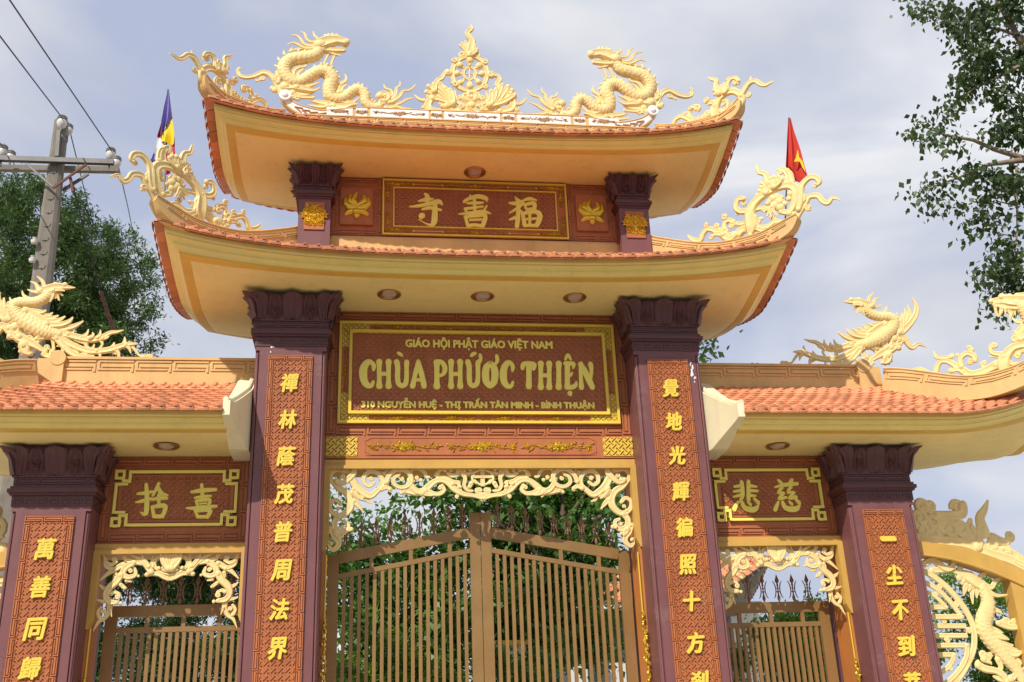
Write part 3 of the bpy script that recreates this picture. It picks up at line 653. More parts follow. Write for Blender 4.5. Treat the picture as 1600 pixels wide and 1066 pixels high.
class Roof:
    def __init__(s, x0, x1, yc, dy, zmid, rise, gfun, rx0, rx1, zr, ends=(1, 1)):
        s.__dict__.update(x0=x0, x1=x1, yc=yc, dy=dy, zmid=zmid, rise=rise, g=gfun, rx0=rx0, rx1=rx1, zr=zr, ends=ends)
    def h(s, v): return min(1.2, abs(v))**1.5
    def ez(s, X, Y): return s.zmid+s.rise*s.g(X)*s.h((Y-s.yc)/s.dy)
    def S(s, X, Y, lift=.05):
        b = max(0, (s.dy-abs(Y-s.yc))/s.dy); a = 9
        if s.ends[0]: a = min(a, (X-s.x0)/(s.rx0-s.x0))
        if s.ends[1]: a = min(a, (s.x1-X)/(s.x1-s.rx1))
        a = max(0, a); t = min(a, b, 1); T = max(1e-3, 1-t)
        cx0 = s.x0+(s.rx0-s.x0)*t if s.ends[0] else s.x0; cx1 = s.x1-(s.x1-s.rx1)*t if s.ends[1] else s.x1
        u = (X-cx0)/max(1e-4, cx1-cx0); Xe = s.x0+(s.x1-s.x0)*u
        if a <= b: v = (Y-s.yc)/(s.dy*T)
        else: v = 1
        return s.zmid+lift+s.rise*s.g(Xe)*s.h(v)*T**1.3+(s.zr-s.zmid-lift)*(t*(.82+.18*t))
    def tiles(s, root, rows_f, rows_s, exp=.128, front_x=None, stuff_rows=8):
        w_ = .165; big = MB(); over = .075; n_ = 0
        def place(fx, fy, ox, oy, ux, uy, obj):
            """fx, fy tail point; (ox, oy) outward; (ux, uy) along the eave"""
            nonlocal n_
            e = .03
            z = s.S(fx, fy); zi = s.S(fx-ox*.1, fy-oy*.1); zu = s.S(fx+ux*e, fy+uy*e)-s.S(fx-ux*e, fy-uy*e)
            V = Vector((-ox*.1, -oy*.1, max(-.02, zi-z))).normalized(); U = Vector((ux*2*e, uy*2*e, zu)).normalized()
            Wn = U.cross(V).normalized(); V = Wn.cross(U)
            P = Vector((fx, fy, z))-V*over
            mm = Matrix(((U.x, V.x, Wn.x, P.x), (U.y, V.y, Wn.y, P.y), (U.z, V.z, Wn.z, P.z), (0, 0, 0, 1)))
            if obj:
                o = bpy.data.objects.new('roof_tile', TM0 if r == 0 else TM); o.matrix_local = mm @ Matrix.Rotation(random.uniform(-.045, .045), 4, 'Z') @ Matrix.Rotation(R(-7), 4, 'X'); finish(o, root); n_ += 1
            else:
                big.add([mm @ Vector(p) for p in TB.v], TB.f)
        for r in range(max(rows_f, stuff_rows)):
            d = r*exp*.86
            if d > s.dy-.12: break
            a0 = s.x0+(s.rx0-s.x0)*d/s.dy if s.ends[0] else s.x0; a1 = s.x1-(s.x1-s.rx1)*d/s.dy if s.ends[1] else s.x1
            n = int((a1-a0)/w_); off = 0
            for i in range(n+1):
                x = a0+(a1-a0)*(i+.5+(.5 if r % 2 and i < n else 0))/(n+1)
                place(x, s.yc-s.dy+d, 0, -1, 1, 0, r < rows_f)
                place(x, s.yc+s.dy-d, 0, 1, -1, 0, False)
            for side in (0, 1):
                if not s.ends[side]: continue
                y0, y1 = s.yc-s.dy+d, s.yc+s.dy-d; m_ = int((y1-y0)/w_)
                L_ = abs((s.rx0-s.x0) if side == 0 else (s.x1-s.rx1)); dx = d*L_/s.dy
                for i in range(m_+1):
                    y = y0+(y1-y0)*(i+.5)/(m_+1)
                    if side == 0: place(s.x0+dx, y, -1, 0, 0, -1, r < rows_s)
                    else: place(s.x1-dx, y, 1, 0, 0, 1, r < rows_s)
        big.build('roof_tile_field', M['tile'], root, kind='stuff')
        # deck below the tiles
        b = MB(); nx, ny = 48, 24; xs = [s.x0+.05+(s.x1-s.x0-.1)*i/nx for i in range(nx+1)]; ys = [s.yc-s.dy+.05+(2*s.dy-.1)*j/ny for j in range(ny+1)]
        b.add([(x, y, s.S(x, y)-.045) for y in ys for x in xs], [(j*(nx+1)+i, j*(nx+1)+i+1, (j+1)*(nx+1)+i+1, (j+1)*(nx+1)+i) for j in range(ny) for i in range(nx)])
        b.build('roof_deck', M['tile'], root)
    def eaves(s, root, prof):
        """prof: list of (material, name, [(inset, drop) ...])"""
        i0, i1 = s.ends; NA, NB_ = 56, 20
        def ring(ins, drop):
            xa, xb = s.x0+ins*i0, s.x1-ins*i1; ya, yb = s.yc-s.dy+ins, s.yc+s.dy-ins; out = []
            seq = [(a/NA, 0) for a in range(NA)]+[(1, b/NB_) for b in range(NB_)]+[(1-a/NA, 1) for a in range(NA)]+[(0, 1-b/NB_) for b in range(NB_)]
            for a, b in seq:
                X = xa+(xb-xa)*a; Y = ya+(yb-ya)*b; out.append((X, Y, s.ez(X, Y)-drop))
            return out
        for m_, nm, pr in prof:
            b = MB(); rs = [ring(*q) for q in pr]; n = len(rs[0])
            b.add([p for r_ in rs for p in r_], [(j*n+k, j*n+(k+1) % n, (j+1)*n+(k+1) % n, (j+1)*n+k) for j in range(len(rs)-1) for k in range(n)])
            b.build(nm, m_, root, 35)
PROF = lambda zd: [(M['fascia'], 'fascia_moulding', [(.05, -.03), (.05, .0), (.055, .022), (.075, .034), (.075, .052), (.10, .058), (.135, .066), (.150, .085), (.150, .098), (.175, .104), (.205, .120), (.215, .138)]),
              (M['ochre'], 'ochre_band', [(.215, .138), (.225, .150), (.335, .152), (.335, .146)]),
              (M['soffit'], 'soffit', [(.335, .146), (.345, .150), (.5, zd), (.8, zd), (1.15, zd), (1.42, zd)])]
def key_ridge(mb, pts, O, U, th, hgt, band=(.25, .75), cell=.05, flip=1, lb=True):
    """A plastered ridge: pts = (s, z_top) along the plane, height hgt below, key pattern on the street side."""
    O, U = Vector(O), Vector(U); Nn = U.cross(Vector((0, 0, 1)))
    if Nn.y > 0: Nn = -Nn
    pp = [(a, b, h) for a, b, h in smooth_path([(p[0], p[1], p[2] if len(p) > 2 else hgt) for p in pts], 5)]
    def pos(i, v, n):
        s_, zt, h_ = pp[i]; j0, j1 = max(0, i-1), min(len(pp)-1, i+1)
        t = Vector((pp[j1][0]-pp[j0][0], pp[j1][1]-pp[j0][1])).normalized(); nx, nz = t.y, -t.x
        if nz > 0: nx, nz = -nx, -nz
        return O+U*(s_+nx*h_*v)+Vector((0, 0, zt+nz*h_*v))+Nn*n
    v = []; 
    for i in range(len(pp)): v += [pos(i, 0, th/2), pos(i, 1, th/2), pos(i, 1, -th/2), pos(i, 0, -th/2)]
    f = [(4*i+k, 4*i+(k+1) % 4, 4*i+4+(k+1) % 4, 4*i+4+k) for i in range(len(pp)-1) for k in range(4)]+[(0, 1, 2, 3), tuple(4*len(pp)-4+k for k in (3, 2, 1, 0))]
    mb.add(v, f)
    # cap lip
    mb.tube([pos(i, .03, th/2) for i in range(len(pp))], .014, seg=5)
    # key pattern following the curve
    L_ = [0]
    for i in range(1, len(pp)): L_.append(L_[-1]+math.hypot(pp[i][0]-pp[i-1][0], pp[i][1]-pp[i-1][1]))
    def fn(u, v_, n):
        i = 0
        while i < len(L_)-2 and L_[i+1] < u: i += 1
        t = (u-L_[i])/max(1e-6, L_[i+1]-L_[i]); t = min(1, max(0, t))
        return pos(i, v_, th/2+n).lerp(pos(i+1, v_, th/2+n), t)
    if lb: bitmap(mb, lambda u, v_, n: fn(u, 1-v_, n), .03, L_[-1]*.93, 1-band[1], 1-band[0], LB, cell*.62, .012)

roofA = bpy.data.objects.new('lower_roof', None); finish(roofA, gate)
RA = Roof(-4.02, 4.02, .10, 1.50, 7.535, .37, lambda x: min(1, abs(x)/4.02)**3.3, -2.45, 2.45, 8.46)
RA.tiles(roofA, 3, 1); RA.eaves(roofA, PROF(.155))
roofB = bpy.data.objects.new('upper_roof', None); finish(roofB, gate)
RB = Roof(-3.59, 3.59, .07, 1.235, 9.525, .34, lambda x: min(1, abs(x)/3.59)**3.3, -2.5, 2.5, 10.36)
RB.tiles(roofB, 2, 1)
RB.eaves(roofB, [(m_, n_, [(min(a, 1.15), min(d, .10) if d > 0 else d) if n_ != 'soffit' else (min(a, 1.18), .10) for a, d in pr]) for m_, n_, pr in
   [(M['fascia'], 'fascia_moulding', [(.05, -.03), (.05, .0), (.055, .018), (.07, .026), (.07, .040), (.10, .045), (.125, .052), (.140, .066), (.140, .072), (.165, .078), (.185, .085), (.195, .095)]),
    (M['ochre'], 'ochre_band', [(.195, .095), (.205, .1), (.31, .1), (.31, .095)]), (M['soffit'], 'soffit', [(.31, .095), (.32, .10), (.5, .1), (.8, .1), (1.1, .1)])]])
def proj_pl(lst, O, U, mirror=False):
    out = []
    for q in lst:
        p_ = at_pl(q[0], q[1], Vector(O), Vector(U)); out.append(((p_-Vector(O)).dot(Vector(U)), p_.z)+tuple(q[2:]))
    return out
ca, sa = math.cos(R(42)), math.sin(R(42))
OL, UL = (2.4, -.10, 0), (ca, -sa, 0)
hipL = proj_pl([(1000, 369, .30), (1020, 371, .30), (1039, 374.5, .28), (1086.6, 381, .26), (1131, 381, .25), (1184, 369, .24), (1216, 354, .22), (1235, 344, .17), (1247, 338, .06)], OL, UL)
ca2, sa2 = math.cos(R(45)), math.sin(R(45))
OU, UU = (2.6, 0, 0), (ca2, -sa2, 0)
hipU = proj_pl([(1028, 198.0, .18), (1053.7, 198, .18), (1077.5, 195, .18), (1101, 190, .18), (1125, 183.3, .18), (1137, 176, .19), (1149, 166, .15), (1157, 157, .05)], OU, UU)
for sx in (-1, 1):
    for root, hp, O, U, bd in ((roofA, hipL, OL, UL, (.16, .46)), (roofB, hipU, OU, UU, (.12, .55))):
        b = MB(); key_ridge(b, hp, O, U, .16, .3, bd, .045)
        b.v = [(sx*x, y, z) for x, y, z in b.v]; b.build('hip_ridge', M['tan'], root)
        b = MB(); key_ridge(b, [(s_-(.15 if root is roofA else .10), z-.03, h) for s_, z, h in hp], O, U, .15, .3, bd, .045)
        yc = .10 if root is roofA else .07
        b.v = [(sx*x, 2*yc-y, z) for x, y, z in b.v]; b.build('hip_ridge', M['tan'], root)
# main ridge of the top roof: key band below, white painted panels above
b = MB(); b.box((-2.62, -.08, 10.28), (2.62, .22, 10.42)); b.box((-2.66, -.10, 10.415), (2.66, .24, 10.432))
bitmap(b, plane_fn((0, -.08, 0), (1, 0, 0), (0, 0, 1), (0, -1, 0)), -2.6, 2.6, 10.33, 10.405, LB, .022, .01)
b.build('ridge_key_band', M['tan'], roofB)
rdg = MB(); rp = [(at(px, py, -.06).x, at(px, py, -.06).z, h) for px, py, h in ((447, 150, .09), (455, 157, .11), (464, 162.5, .13), (475, 166.5, .15), (486, 169.5, .165), (497.6, 171.8, .172), (509.6, 172.6, .172))]
zR = 10.60
rp = [(x, z, h) for x, z, h in rp]
zlast = rp[-1][1]
for x in (-1.6, -.8, 0): rp.append((x, zlast+(zR-zlast)*1, .172))
full = rp+[(-x, z, h) for x, z, h in rp[-2::-1]]
key_ridge(rdg, full, (0, 0, 0), (1, 0, 0), .13, .17, lb=False); rdg.build('ridge_beam', M['tan'], roofB)
def ridge_panel(xa, xb, kind):
    b = MB(); z0, z1 = zR-.150, zR-.018
    b.box((xa, -.073, z0), (xb, -.060, z1)); pn = b.build('ridge_panel', M['white'], roofB)
    q = MB(); c = (xa+xb)/2; fn = plane_fn((0, -.073, 0), (1, 0, 0), (0, 0, 1), (0, -1, 0))
    if kind: floral(q, fn, c-.07, c+.07, (z0+z1)/2, .10, .5)
    else: floral(q, fn, xa+.06, xb-.06, (z0+z1)/2, .105, .9)
    q.v = [(x, max(y, -.082), z) for x, y, z in q.v]
    q.build('painted_sprig', M['sepia'], roofB)
for a, b_, k in ((694, 781, 0), (673.6, 690, 1), (785, 803.6, 1), (578.6, 669.8, 0), (808, 891, 0), (556, 574, 1), (895.6, 914, 1), (510, 551, 0), (919, 966, 0)):
    ridge_panel(at(a, 180, -.06).x, at(b_, 180, -.06).x, k)
for sx in (-1, 1):
    b = MB(); n = len(rp)
    def sec(i, v): 
        x, z, h = rp[i]; j0, j1 = max(0, i-1), min(n-1, i+1); t = Vector((rp[j1][0]-rp[j0][0], rp[j1][1]-rp[j0][1])).normalized()
        nx, nz = (t.y, -t.x) if t.x > 0 else (-t.y, t.x)
        return Vector((sx*(x+nx*h*v), -.068, z+nz*h*v))
    b.add([sec(i, v) for i in range(n-3) for v in (.10, .86)], [(2*i, 2*i+1, 2*i+3, 2*i+2) for i in range(n-4)]); b.build('ridge_panel', M['white'], roofB)
    c = sec(0, .5); b = MB(); b.tube([c+Vector((sx*.02, -.05, .02)), c+Vector((sx*.02, .12, .02))], .085, seg=20); b.ball(c+Vector((sx*.02, -.05, .02)), .05, .03, .05); b.build('ridge_end_disc', M['white'], roofB)
    q = MB()
    for i in range(2, n-4):
        p0 = sec(i, .5)+Vector((0, -.006, 0)); q.tube([p0, sec(i+1, .3)+Vector((0, -.006, 0))], .012, seg=5); q.tube([p0, sec(i+1, .75)+Vector((0, -.006, 0))], .01, seg=5)
    q.build('painted_sprig', M['sepia'], roofB)

# ------------------------------------------------------------------ side gateways
ZO = -2.034
def side_gateway(sx):
    sd = 'left' if sx < 0 else 'right'
    g_ = thing('side_gateway', 'lower side gateway with its own tiled roof, '+sd+' of the tall central gateway', 'gateway', group='side gateways')
    X = lambda a: sx*a
    chars = '萬善同歸' if sx < 0 else '一尘不到菩'
    ys = [859, 918, 984, 1045] if sx < 0 else [843, 899, 954, 1010, 1067]
    zz = [at((66-(y-859)*.15) if sx < 0 else (1383+(y-843)*.205), y, -.45).z for y in ys]
    column(g_, X(5.13), -.45, .62, 5.34, HS, chars, zz, panel_top=4.518)
    def bx(mb, xa, xb, y0, y1, z0, z1): mb.box((min(X(xa), X(xb)), y0, z0), (max(X(xa), X(xb)), y1, z1))
    w = MB(); bx(w, 2.89, 4.70, 0, .42, 4.24, 5.36); w.build('sign_wall', M['terra'], g_)
    xa, xb = sorted((X(2.92), X(4.68))); ring_border(g_, xa, xb, 4.29, 5.35, -.002, .115, .036)
    w = MB(); bx(w, 2.89, 4.70, -.03, 0, 4.255, 4.285); w.build('ledge', M['terra'], g_)
    xa, xb = sorted((X(2.893), X(4.688))); opening(g_, xa, xb, 4.16, at(1318, 945, 0).z)
    # plaque
    a0, a1 = sorted((X(3.065), X(4.538))); z0, z1 = 4.48, 5.176
    pl = thing('character_plaque', ('terracotta plaque with two gilt characters over the '+sd+' side opening'), 'sign', group='side opening plaques')
    p = MB(); p.box((a0+.05, -.022, z0+.05), (a1-.05, -.003, z1-.05)); p.build('board', M['terra'], pl)
    q = MB(); sayagata(q, fnS, a0+.10, a1-.10, z0+.085, z1-.085, .028, .008); q.build('lattice_relief', M['terra'], pl, kind='stuff')
    f = MB(); t = .034; k = .155
    f.box((a0+k, -.05, z1-t), (a1-k, -.02, z1)); f.box((a0+k, -.05, z0), (a1-k, -.02, z0+t)); f.box((a0, -.05, z0+k), (a0+t, -.02, z1-k)); f.box((a1-t, -.05, z0+k), (a1, -.02, z1-k))
    for cx, dx in ((a0, 1), (a1, -1)):
        for cz, dz in ((z0, 1), (z1, -1)):
            def r(u0, u1, v0, v1, yy=-.052): f.box((min(cx+dx*u0, cx+dx*u1), yy, min(cz+dz*v0, cz+dz*v1)), (max(cx+dx*u0, cx+dx*u1), -.02, max(cz+dz*v0, cz+dz*v1)))
            s_ = .115; r(-.01, s_, -.01, -.01+t); r(-.01, s_, s_-t, s_, -.0525); r(-.01, -.01+t, -.01, s_, -.053); r(s_-t, s_, -.01, s_, -.0535)
            r(k, k+t, 0, .155, -.054); r(s_-t, k+t, s_, s_+t, -.0545); r(0, .155, k, k+t, -.055)
    f.build('gilt_frame', M['signy'], pl)
    ZP_ = (0, 660, 2.626) if sx < 0 else (1080, 660, 2.625)
    for t in (('b 600 255 7 603 310 9 598 375 9 575 368 3\nb 565 293 5 600 290 8 628 284 5\nb 558 328 4 590 322 8 622 312 5\nb 652 252 7 628 300 6\nb 648 262 6 662 292 9 686 300 6\nb 622 318 5 652 312 8 685 312 6\nb 652 298 7 652 345 7\nb 624 346 6 632 384 8\nb 626 348 7 662 342 9 680 348 9 668 385 8\nb 632 386 8 668 386 8',
               'b 786 286 6 830 280 9 886 276 7\nb 828 256 7 832 312 8\nb 800 310 5 832 305 7 866 302 5\nb 804 322 5 812 346 6\nb 806 323 6 860 318 8 854 346 6\nb 812 346 5 854 344 5\nb 766 352 4 820 352 9 888 344 6\nb 800 362 6 812 388 7\nb 802 364 7 862 360 9 852 388 8\nb 812 388 7 852 388 7\nb 820 334 4 848 332 4') if sx < 0 else
              ('b 206 245 8 210 300 8 196 328 4\nb 234 243 8 234 320 8\nb 176 264 5 203 260 7\nb 174 284 5 203 280 7\nb 172 306 4 203 298 7\nb 238 260 7 266 264 5\nb 238 280 7 272 282 5\nb 238 300 7 262 302 5\nb 190 328 6 176 358 9\nb 206 326 7 220 352 10 258 358 11 276 338 4\nb 232 328 5 242 338 7\nb 258 314 6 274 330 8',
               'b 358 238 6 374 256 8\nb 412 236 7 400 256 7\nb 343 266 4 390 256 8 434 252 7\nb 372 268 7 356 290 6 380 290 6 358 314 6 388 308 6\nb 408 266 7 396 288 6 422 288 6 400 312 6 430 306 7\nb 356 328 6 344 358 9\nb 374 328 7 388 352 10 428 356 11 446 336 4\nb 402 326 5 412 336 7\nb 428 316 6 442 330 8')):
        brush('character', ZP_, t, -.034, pl, M['signy'], 1.12)
    # roof
    rf = bpy.data.objects.new('side_roof', None); finish(rf, g_)
    x_in, x_out = 3.13, 7.8
    if sx > 0: RS = Roof(x_in, x_out, .07, 1.30, 5.555, .65, lambda x: max(0, (abs(x)-5.8)/2.0)**2, x_in, 5.45, 6.42, (0, 1))
    else: RS = Roof(-x_out, -x_in, .07, 1.30, 5.555, .65, lambda x: max(0, (abs(x)-5.8)/2.0)**2, -5.45, -x_in, 6.42, (1, 0))
    RS.tiles(rf, 10, 0, exp=.115, stuff_rows=13)
    pf = PROF(.19); pf[2] = (pf[2][0], pf[2][1], pf[2][2][:4]+[(1.12, .19), (1.30, .19)]); RS.eaves(rf, pf)
    b = MB(); bx(b, 2.88, 5.42, -.06, .20, 6.22, 6.64); bx(b, 2.88, 5.44, -.085, .225, 6.63, 6.665)
    a, c = sorted((X(2.9), X(5.36))); bitmap(b, plane_fn((0, -.06, 0), (1, 0, 0), (0, 0, 1), (0, -1, 0)), a, c, 6.465, 6.615, LB, .026, .014); b.build('ridge', M['tan'], rf)
    O, U = (5.40, -.02, 0), (ca, -sa, 0)
    hp = proj_pl([(1384, 578, .42), (1405, 578, .42), (1430, 580.5, .40), (1470, 586, .37), (1505, 590, .34), (1540, 588, .32), (1575, 579, .30), (1605, 566, .28), (1640, 545, .22), (1665, 525, .08)], O, U)
    b = MB(); key_ridge(b, hp, O, U, .22, .4, (.10, .42), .05); b.v = [(sx*x, y, z) for x, y, z in b.v]; b.build('hip_ridge', M['tan'], rf)
    b = MB(); key_ridge(b, [(a_, z_, h_*.55) for a_, z_, h_ in hp], O, U, .22, .4, (.10, .42), .05); b.v = [(sx*x, .14-y, z) for x, y, z in b.v]; b.build('hip_ridge', M['tan'], rf)
    b = MB(); b.tube([Vector((X(5.38), -.13, 6.63)), Vector((X(5.38), .27, 6.63))], .10, seg=20); bx(b, 5.3, 5.62, -.12, .26, 6.2, 6.62); b.build('ridge_end_block', M['tan'], rf)
    # verge board closing the roof against the tall column
    b = MB(); pts = []
    n = 14
    for i in range(n+1):
        y = RS.yc-RS.dy-.05+(RS.dy+.0)*i/n; tt = i/n
        pts.append((y, RS.S(X(3.131), y)+.045+(.035*math.exp(-((tt-0)/.10)**2))))
    lo = [(y, RS.zmid-.05-.20*min(1, max(0, (y-(RS.yc-RS.dy-.05))/.75))) for y, z in pts]
    for x0_, x1_, up in ((2.905, 3.0, 0),):
        sk = lambda y: .15*max(0, min(1, (-.45-y)/.8)); v = [(X(x0_+sk(y)), y, z) for y, z in pts]+[(X(x0_+sk(y)), y, z) for y, z in lo]+[(X(x1_+.138), y, z) for y, z in pts]+[(X(x1_+.138), y, z) for y, z in lo]; m_ = n+1
        f_ = []
        for i in range(n): f_ += [(i, i+1, m_+i+1, m_+i), (2*m_+i, 2*m_+i+1, 3*m_+i+1, 3*m_+i), (i, i+1, 2*m_+i+1, 2*m_+i), (m_+i, m_+i+1, 3*m_+i+1, 3*m_+i)]
        f_ += [(0, m_, 3*m_, 2*m_)]
        b.add(v, f_)
    b.tube([Vector((X(2.96+sk(y)), y, z+.012)) for y, z in pts], .034, seg=8); b.build('verge_board', M['pale'], rf)
    return g_
sgL = side_gateway(-1); sgR = side_gateway(1)

# ------------------------------------------------------------------ sculptures on the ridges
CX = (1, 0, 0)
T_CENTRE = '''
#wheel
b 575 343 20 640 356 20 701 393 20 738 450 20 750 518 20 738 586 20 701 643 20 640 680 20 575 693 20 510 680 20 449 643 20 412 586 20 400 518 20 412 450 20 449 393 20 510 356 20 575 343 20
b 574 456 12 617 474 12 636 518 12 617 562 12 574 580 12 530 562 12 512 518 12 530 474 12 574 456 12
x 574 470 6 574 566 6
x 526 518 6 622 518 6
x 574 470 5 600 478 5
x 622 518 5 612 548 5
x 574 566 5 546 556 5
x 526 518 5 534 488 5
x 574 600 12 575 650 30
x 574 436 12 575 392 30
x 655 518 12 700 518 28
x 493 518 12 448 518 28
x 631 575 12 665 608 26
x 517 575 12 480 608 26
x 631 461 12 670 440 30
x 517 461 12 476 436 30
o 728 408 32 418 390 32 790 535 36 352 508 36 728 650 34 424 634 34
#flame_finial
o 500 330 40 645 330 38 505 315 24
f 570 345 20 480 235 12 500 215 12 530 205 12 600 240 12 628 240 12 650 285 14
b 575 330 36 590 260 32 598 195 28 565 145 26 552 110 20 588 75 20 590 50 12 580 28 4
#lotus_throne
o 590 745 70 540 750 55 640 750 55 590 715 45
b 480 740 10 520 790 12 590 805 12 660 790 12 700 740 10
b 430 800 18 500 832 22 590 846 24 680 832 22 750 800 18
o 462 772 28 706 772 28 490 852 32 682 852 28
f 590 850 40 515 915 18 550 925 18 590 930 18 630 925 18 660 915 18
b 510 910 20 590 922 22 665 912 20
#cloud_scroll
b 80 905 20 300 905 22 500 915 18
o 60 905 18 200 900 28 350 900 26 385 905 22
b 1090 935 20 880 925 22 680 925 18
o 1100 930 18 960 915 30 790 920 24 840 915 26
#side_leaf_scroll
b 352 510 26 320 525 18 292 570 20 255 592 22 228 640 22 215 700 28
f 400 830 30 140 700 20 160 645 20 215 625 20 275 625 18 330 670 18 375 690 18
o 150 752 22 370 710 28
b 400 830 30 290 790 24 200 770 24
b 190 760 30 155 830 34 175 885 36 260 900 30
b 120 790 18 65 775 15 15 730 5
o 120 860 26 282 822 24 350 860 26
b 340 850 28 420 790 16 425 700 10
b 300 840 24 400 870 26 480 880 24
#leaf_scroll
b 792 540 26 850 535 18 880 580 20 850 625 20 880 665 24 960 720 26
f 770 850 30 1000 690 20 960 655 20 900 640 18 1025 745 20 840 690 18 790 710 18
b 830 800 24 930 800 26 1010 760 30
b 990 770 30 1010 830 34 980 880 34 880 900 30
b 1050 830 18 1100 815 15 1148 765 5
o 1055 885 26 890 815 24 830 865 26 1020 760 26
b 720 870 26 760 800 16 740 700 10
b 700 880 24 790 870 26 860 840 24
'''
T_DRAGON = '''
#body
S 470 250 52 410 310 58 290 335 60 160 360 62 95 435 62 110 520 60 180 580 58 260 585 56 350 535 58 450 480 60 540 490 62 590 560 64 565 650 62 575 730 58 640 765 54 720 750 52 800 690 50 870 665 50 930 720 48 945 800 46 1010 850 42 1080 845 40
#head
b 470 210 62 560 175 62 640 160 46 700 170 42 735 178 38
b 500 250 36 600 262 26 680 262 28 715 268 20
o 745 162 30 735 200 26 600 130 40 545 130 40 650 125 30 500 160 45
o 520 105 16 560 98 16 600 92 16 640 100 16
b 590 190 14 620 182 10 660 190 14 700 210 12
f 520 250 20 600 300 5 570 310 5 500 300 6 660 320 6 690 320 5
b 560 280 14 535 330 12 515 375 10 505 410 8
b 632 280 14 610 330 12 590 380 12 585 415 10
#mane
b 430 215 20 370 240 18 300 235 16 230 200 14 180 185 10 125 205 5
b 450 180 20 370 205 16 300 190 15 265 140 13 225 105 11 160 95 4
b 450 165 18 370 170 14 325 140 12 310 90 12 265 60 4
b 440 140 16 410 110 12 395 65 4
f 440 260 22 330 270 8 250 265 6 180 250 6 130 270 5
b 400 230 18 330 262 12 260 262 8
#dorsal_fins
v 480 190 -34 400 245 -34 280 268 -34 130 285 -36 35 400 -36 45 520 -30 
v 300 500 -30 450 410 -34 570 420 -34 660 520 -36 655 620 -30 
v 700 690 -26 800 625 -30 890 605 -32 970 680 -32 1000 760 -28 1050 790 -24
#claws
b 100 640 50 200 640 45 300 640 36 380 620 18 465 590 5
b 220 650 40 330 670 30 400 680 18 465 650 5
b 180 700 40 260 710 30 340 710 20 400 690 8
b 250 590 36 330 600 30 360 590 20 400 600 8
b 640 760 45 740 800 34 810 800 18 885 740 5
b 610 840 24 720 850 32 800 825 22 865 822 6
b 700 800 30 760 850 26 830 830 16
b 180 570 25 190 480 22 245 435 18 310 425 14 345 375 4
b 225 570 22 240 500 16 290 460 10
b 640 700 26 660 620 22 725 575 16 740 540 10 720 500 4
b 680 690 22 700 640 16 745 615 6
#tail_flame
o 1130 770 58 1110 800 50
b 1090 740 40 1150 720 34 1170 760 30 1130 790 26
b 1150 770 26 1215 720 18 1200 672 14 1150 652 12 1128 608 4
b 1170 785 24 1250 720 18 1262 655 14 1295 625 10 1300 578 4
b 1190 805 24 1290 745 18 1330 688 14 1405 672 12 1462 615 4
b 1200 830 22 1300 805 14 1370 765 12 1452 745 4
b 1150 860 24 1250 842 18 1330 862 14 1415 865 5
#cloud_scroll
o 180 735 42 230 760 36 545 735 40 545 700 20 215 720 30
b 250 752 18 330 755 16 400 755 14
b 380 780 12 460 800 26 560 820 30 480 845 22 350 825 8
b 590 740 30 600 800 34 540 840 26
b 600 860 20 700 868 20 770 868 14
b 880 865 18 1000 870 20 1130 876 16
b 110 790 34 60 700 28 20 620 26 -15 560 26 -60 510 28 -130 490 26 -215 525 24 -300 540 22 -370 520 20 -390 470 16
o -378 455 20 -10 530 30 20 555 48 -130 560 32 -190 575 20 -5 668 30 
b 30 600 22 20 520 18 10 475 6
b -30 650 24 -5 668 30
'''
T_UPCORNER = '''
#scroll
b 0 815 10 60 812 16 130 815 22 180 790 26 215 730 26 290 690 28 370 715 32 450 750 38 540 735 42 620 690 42
b 440 770 34 500 790 26 560 760 24
o 410 590 26 505 590 52 545 720 40 640 665 46 340 660 26 470 800 24
b 420 730 28 395 650 26 425 575 26 490 560 28
b 380 790 30 400 800 20
b 1080 420 38 1130 335 34 1190 255 32 1270 230 28 1340 272 26 1400 285 22 1460 255 16 1516 232 7
b 1180 270 24 1195 210 16 1203 158 5
o 1178 405 38 1010 245 50 905 192 28 850 300 30
b 1080 420 42 1095 490 40 1060 560 34 1000 640 26 900 700 22 820 750 20
b 900 340 30 905 270 26 945 205 24 1010 190 24 1050 225 22
b 740 560 44 780 470 40 850 405 36 930 365 36 1010 368 38 1075 410 38
#leaf_fan
f 870 385 28 715 345 18 730 405 18 760 330 18 820 300 18 860 270 16 900 300 14
b 790 390 46 750 300 32 755 225 26 700 205 20 640 182 6
b 1000 340 24 950 320 16 900 310 14
#trunk
b 740 545 44 725 620 54 735 690 46 725 730 26
b 730 510 34 665 520 28 640 545 12
o 632 482 42 800 648 44 660 660 38
b 790 625 26 870 590 22 930 540 20 985 510 18
o 1000 500 24 850 530 34
b 900 580 16 910 520 18 880 480 16 840 490 14
b 1020 600 20 960 640 18 880 700 14
'''
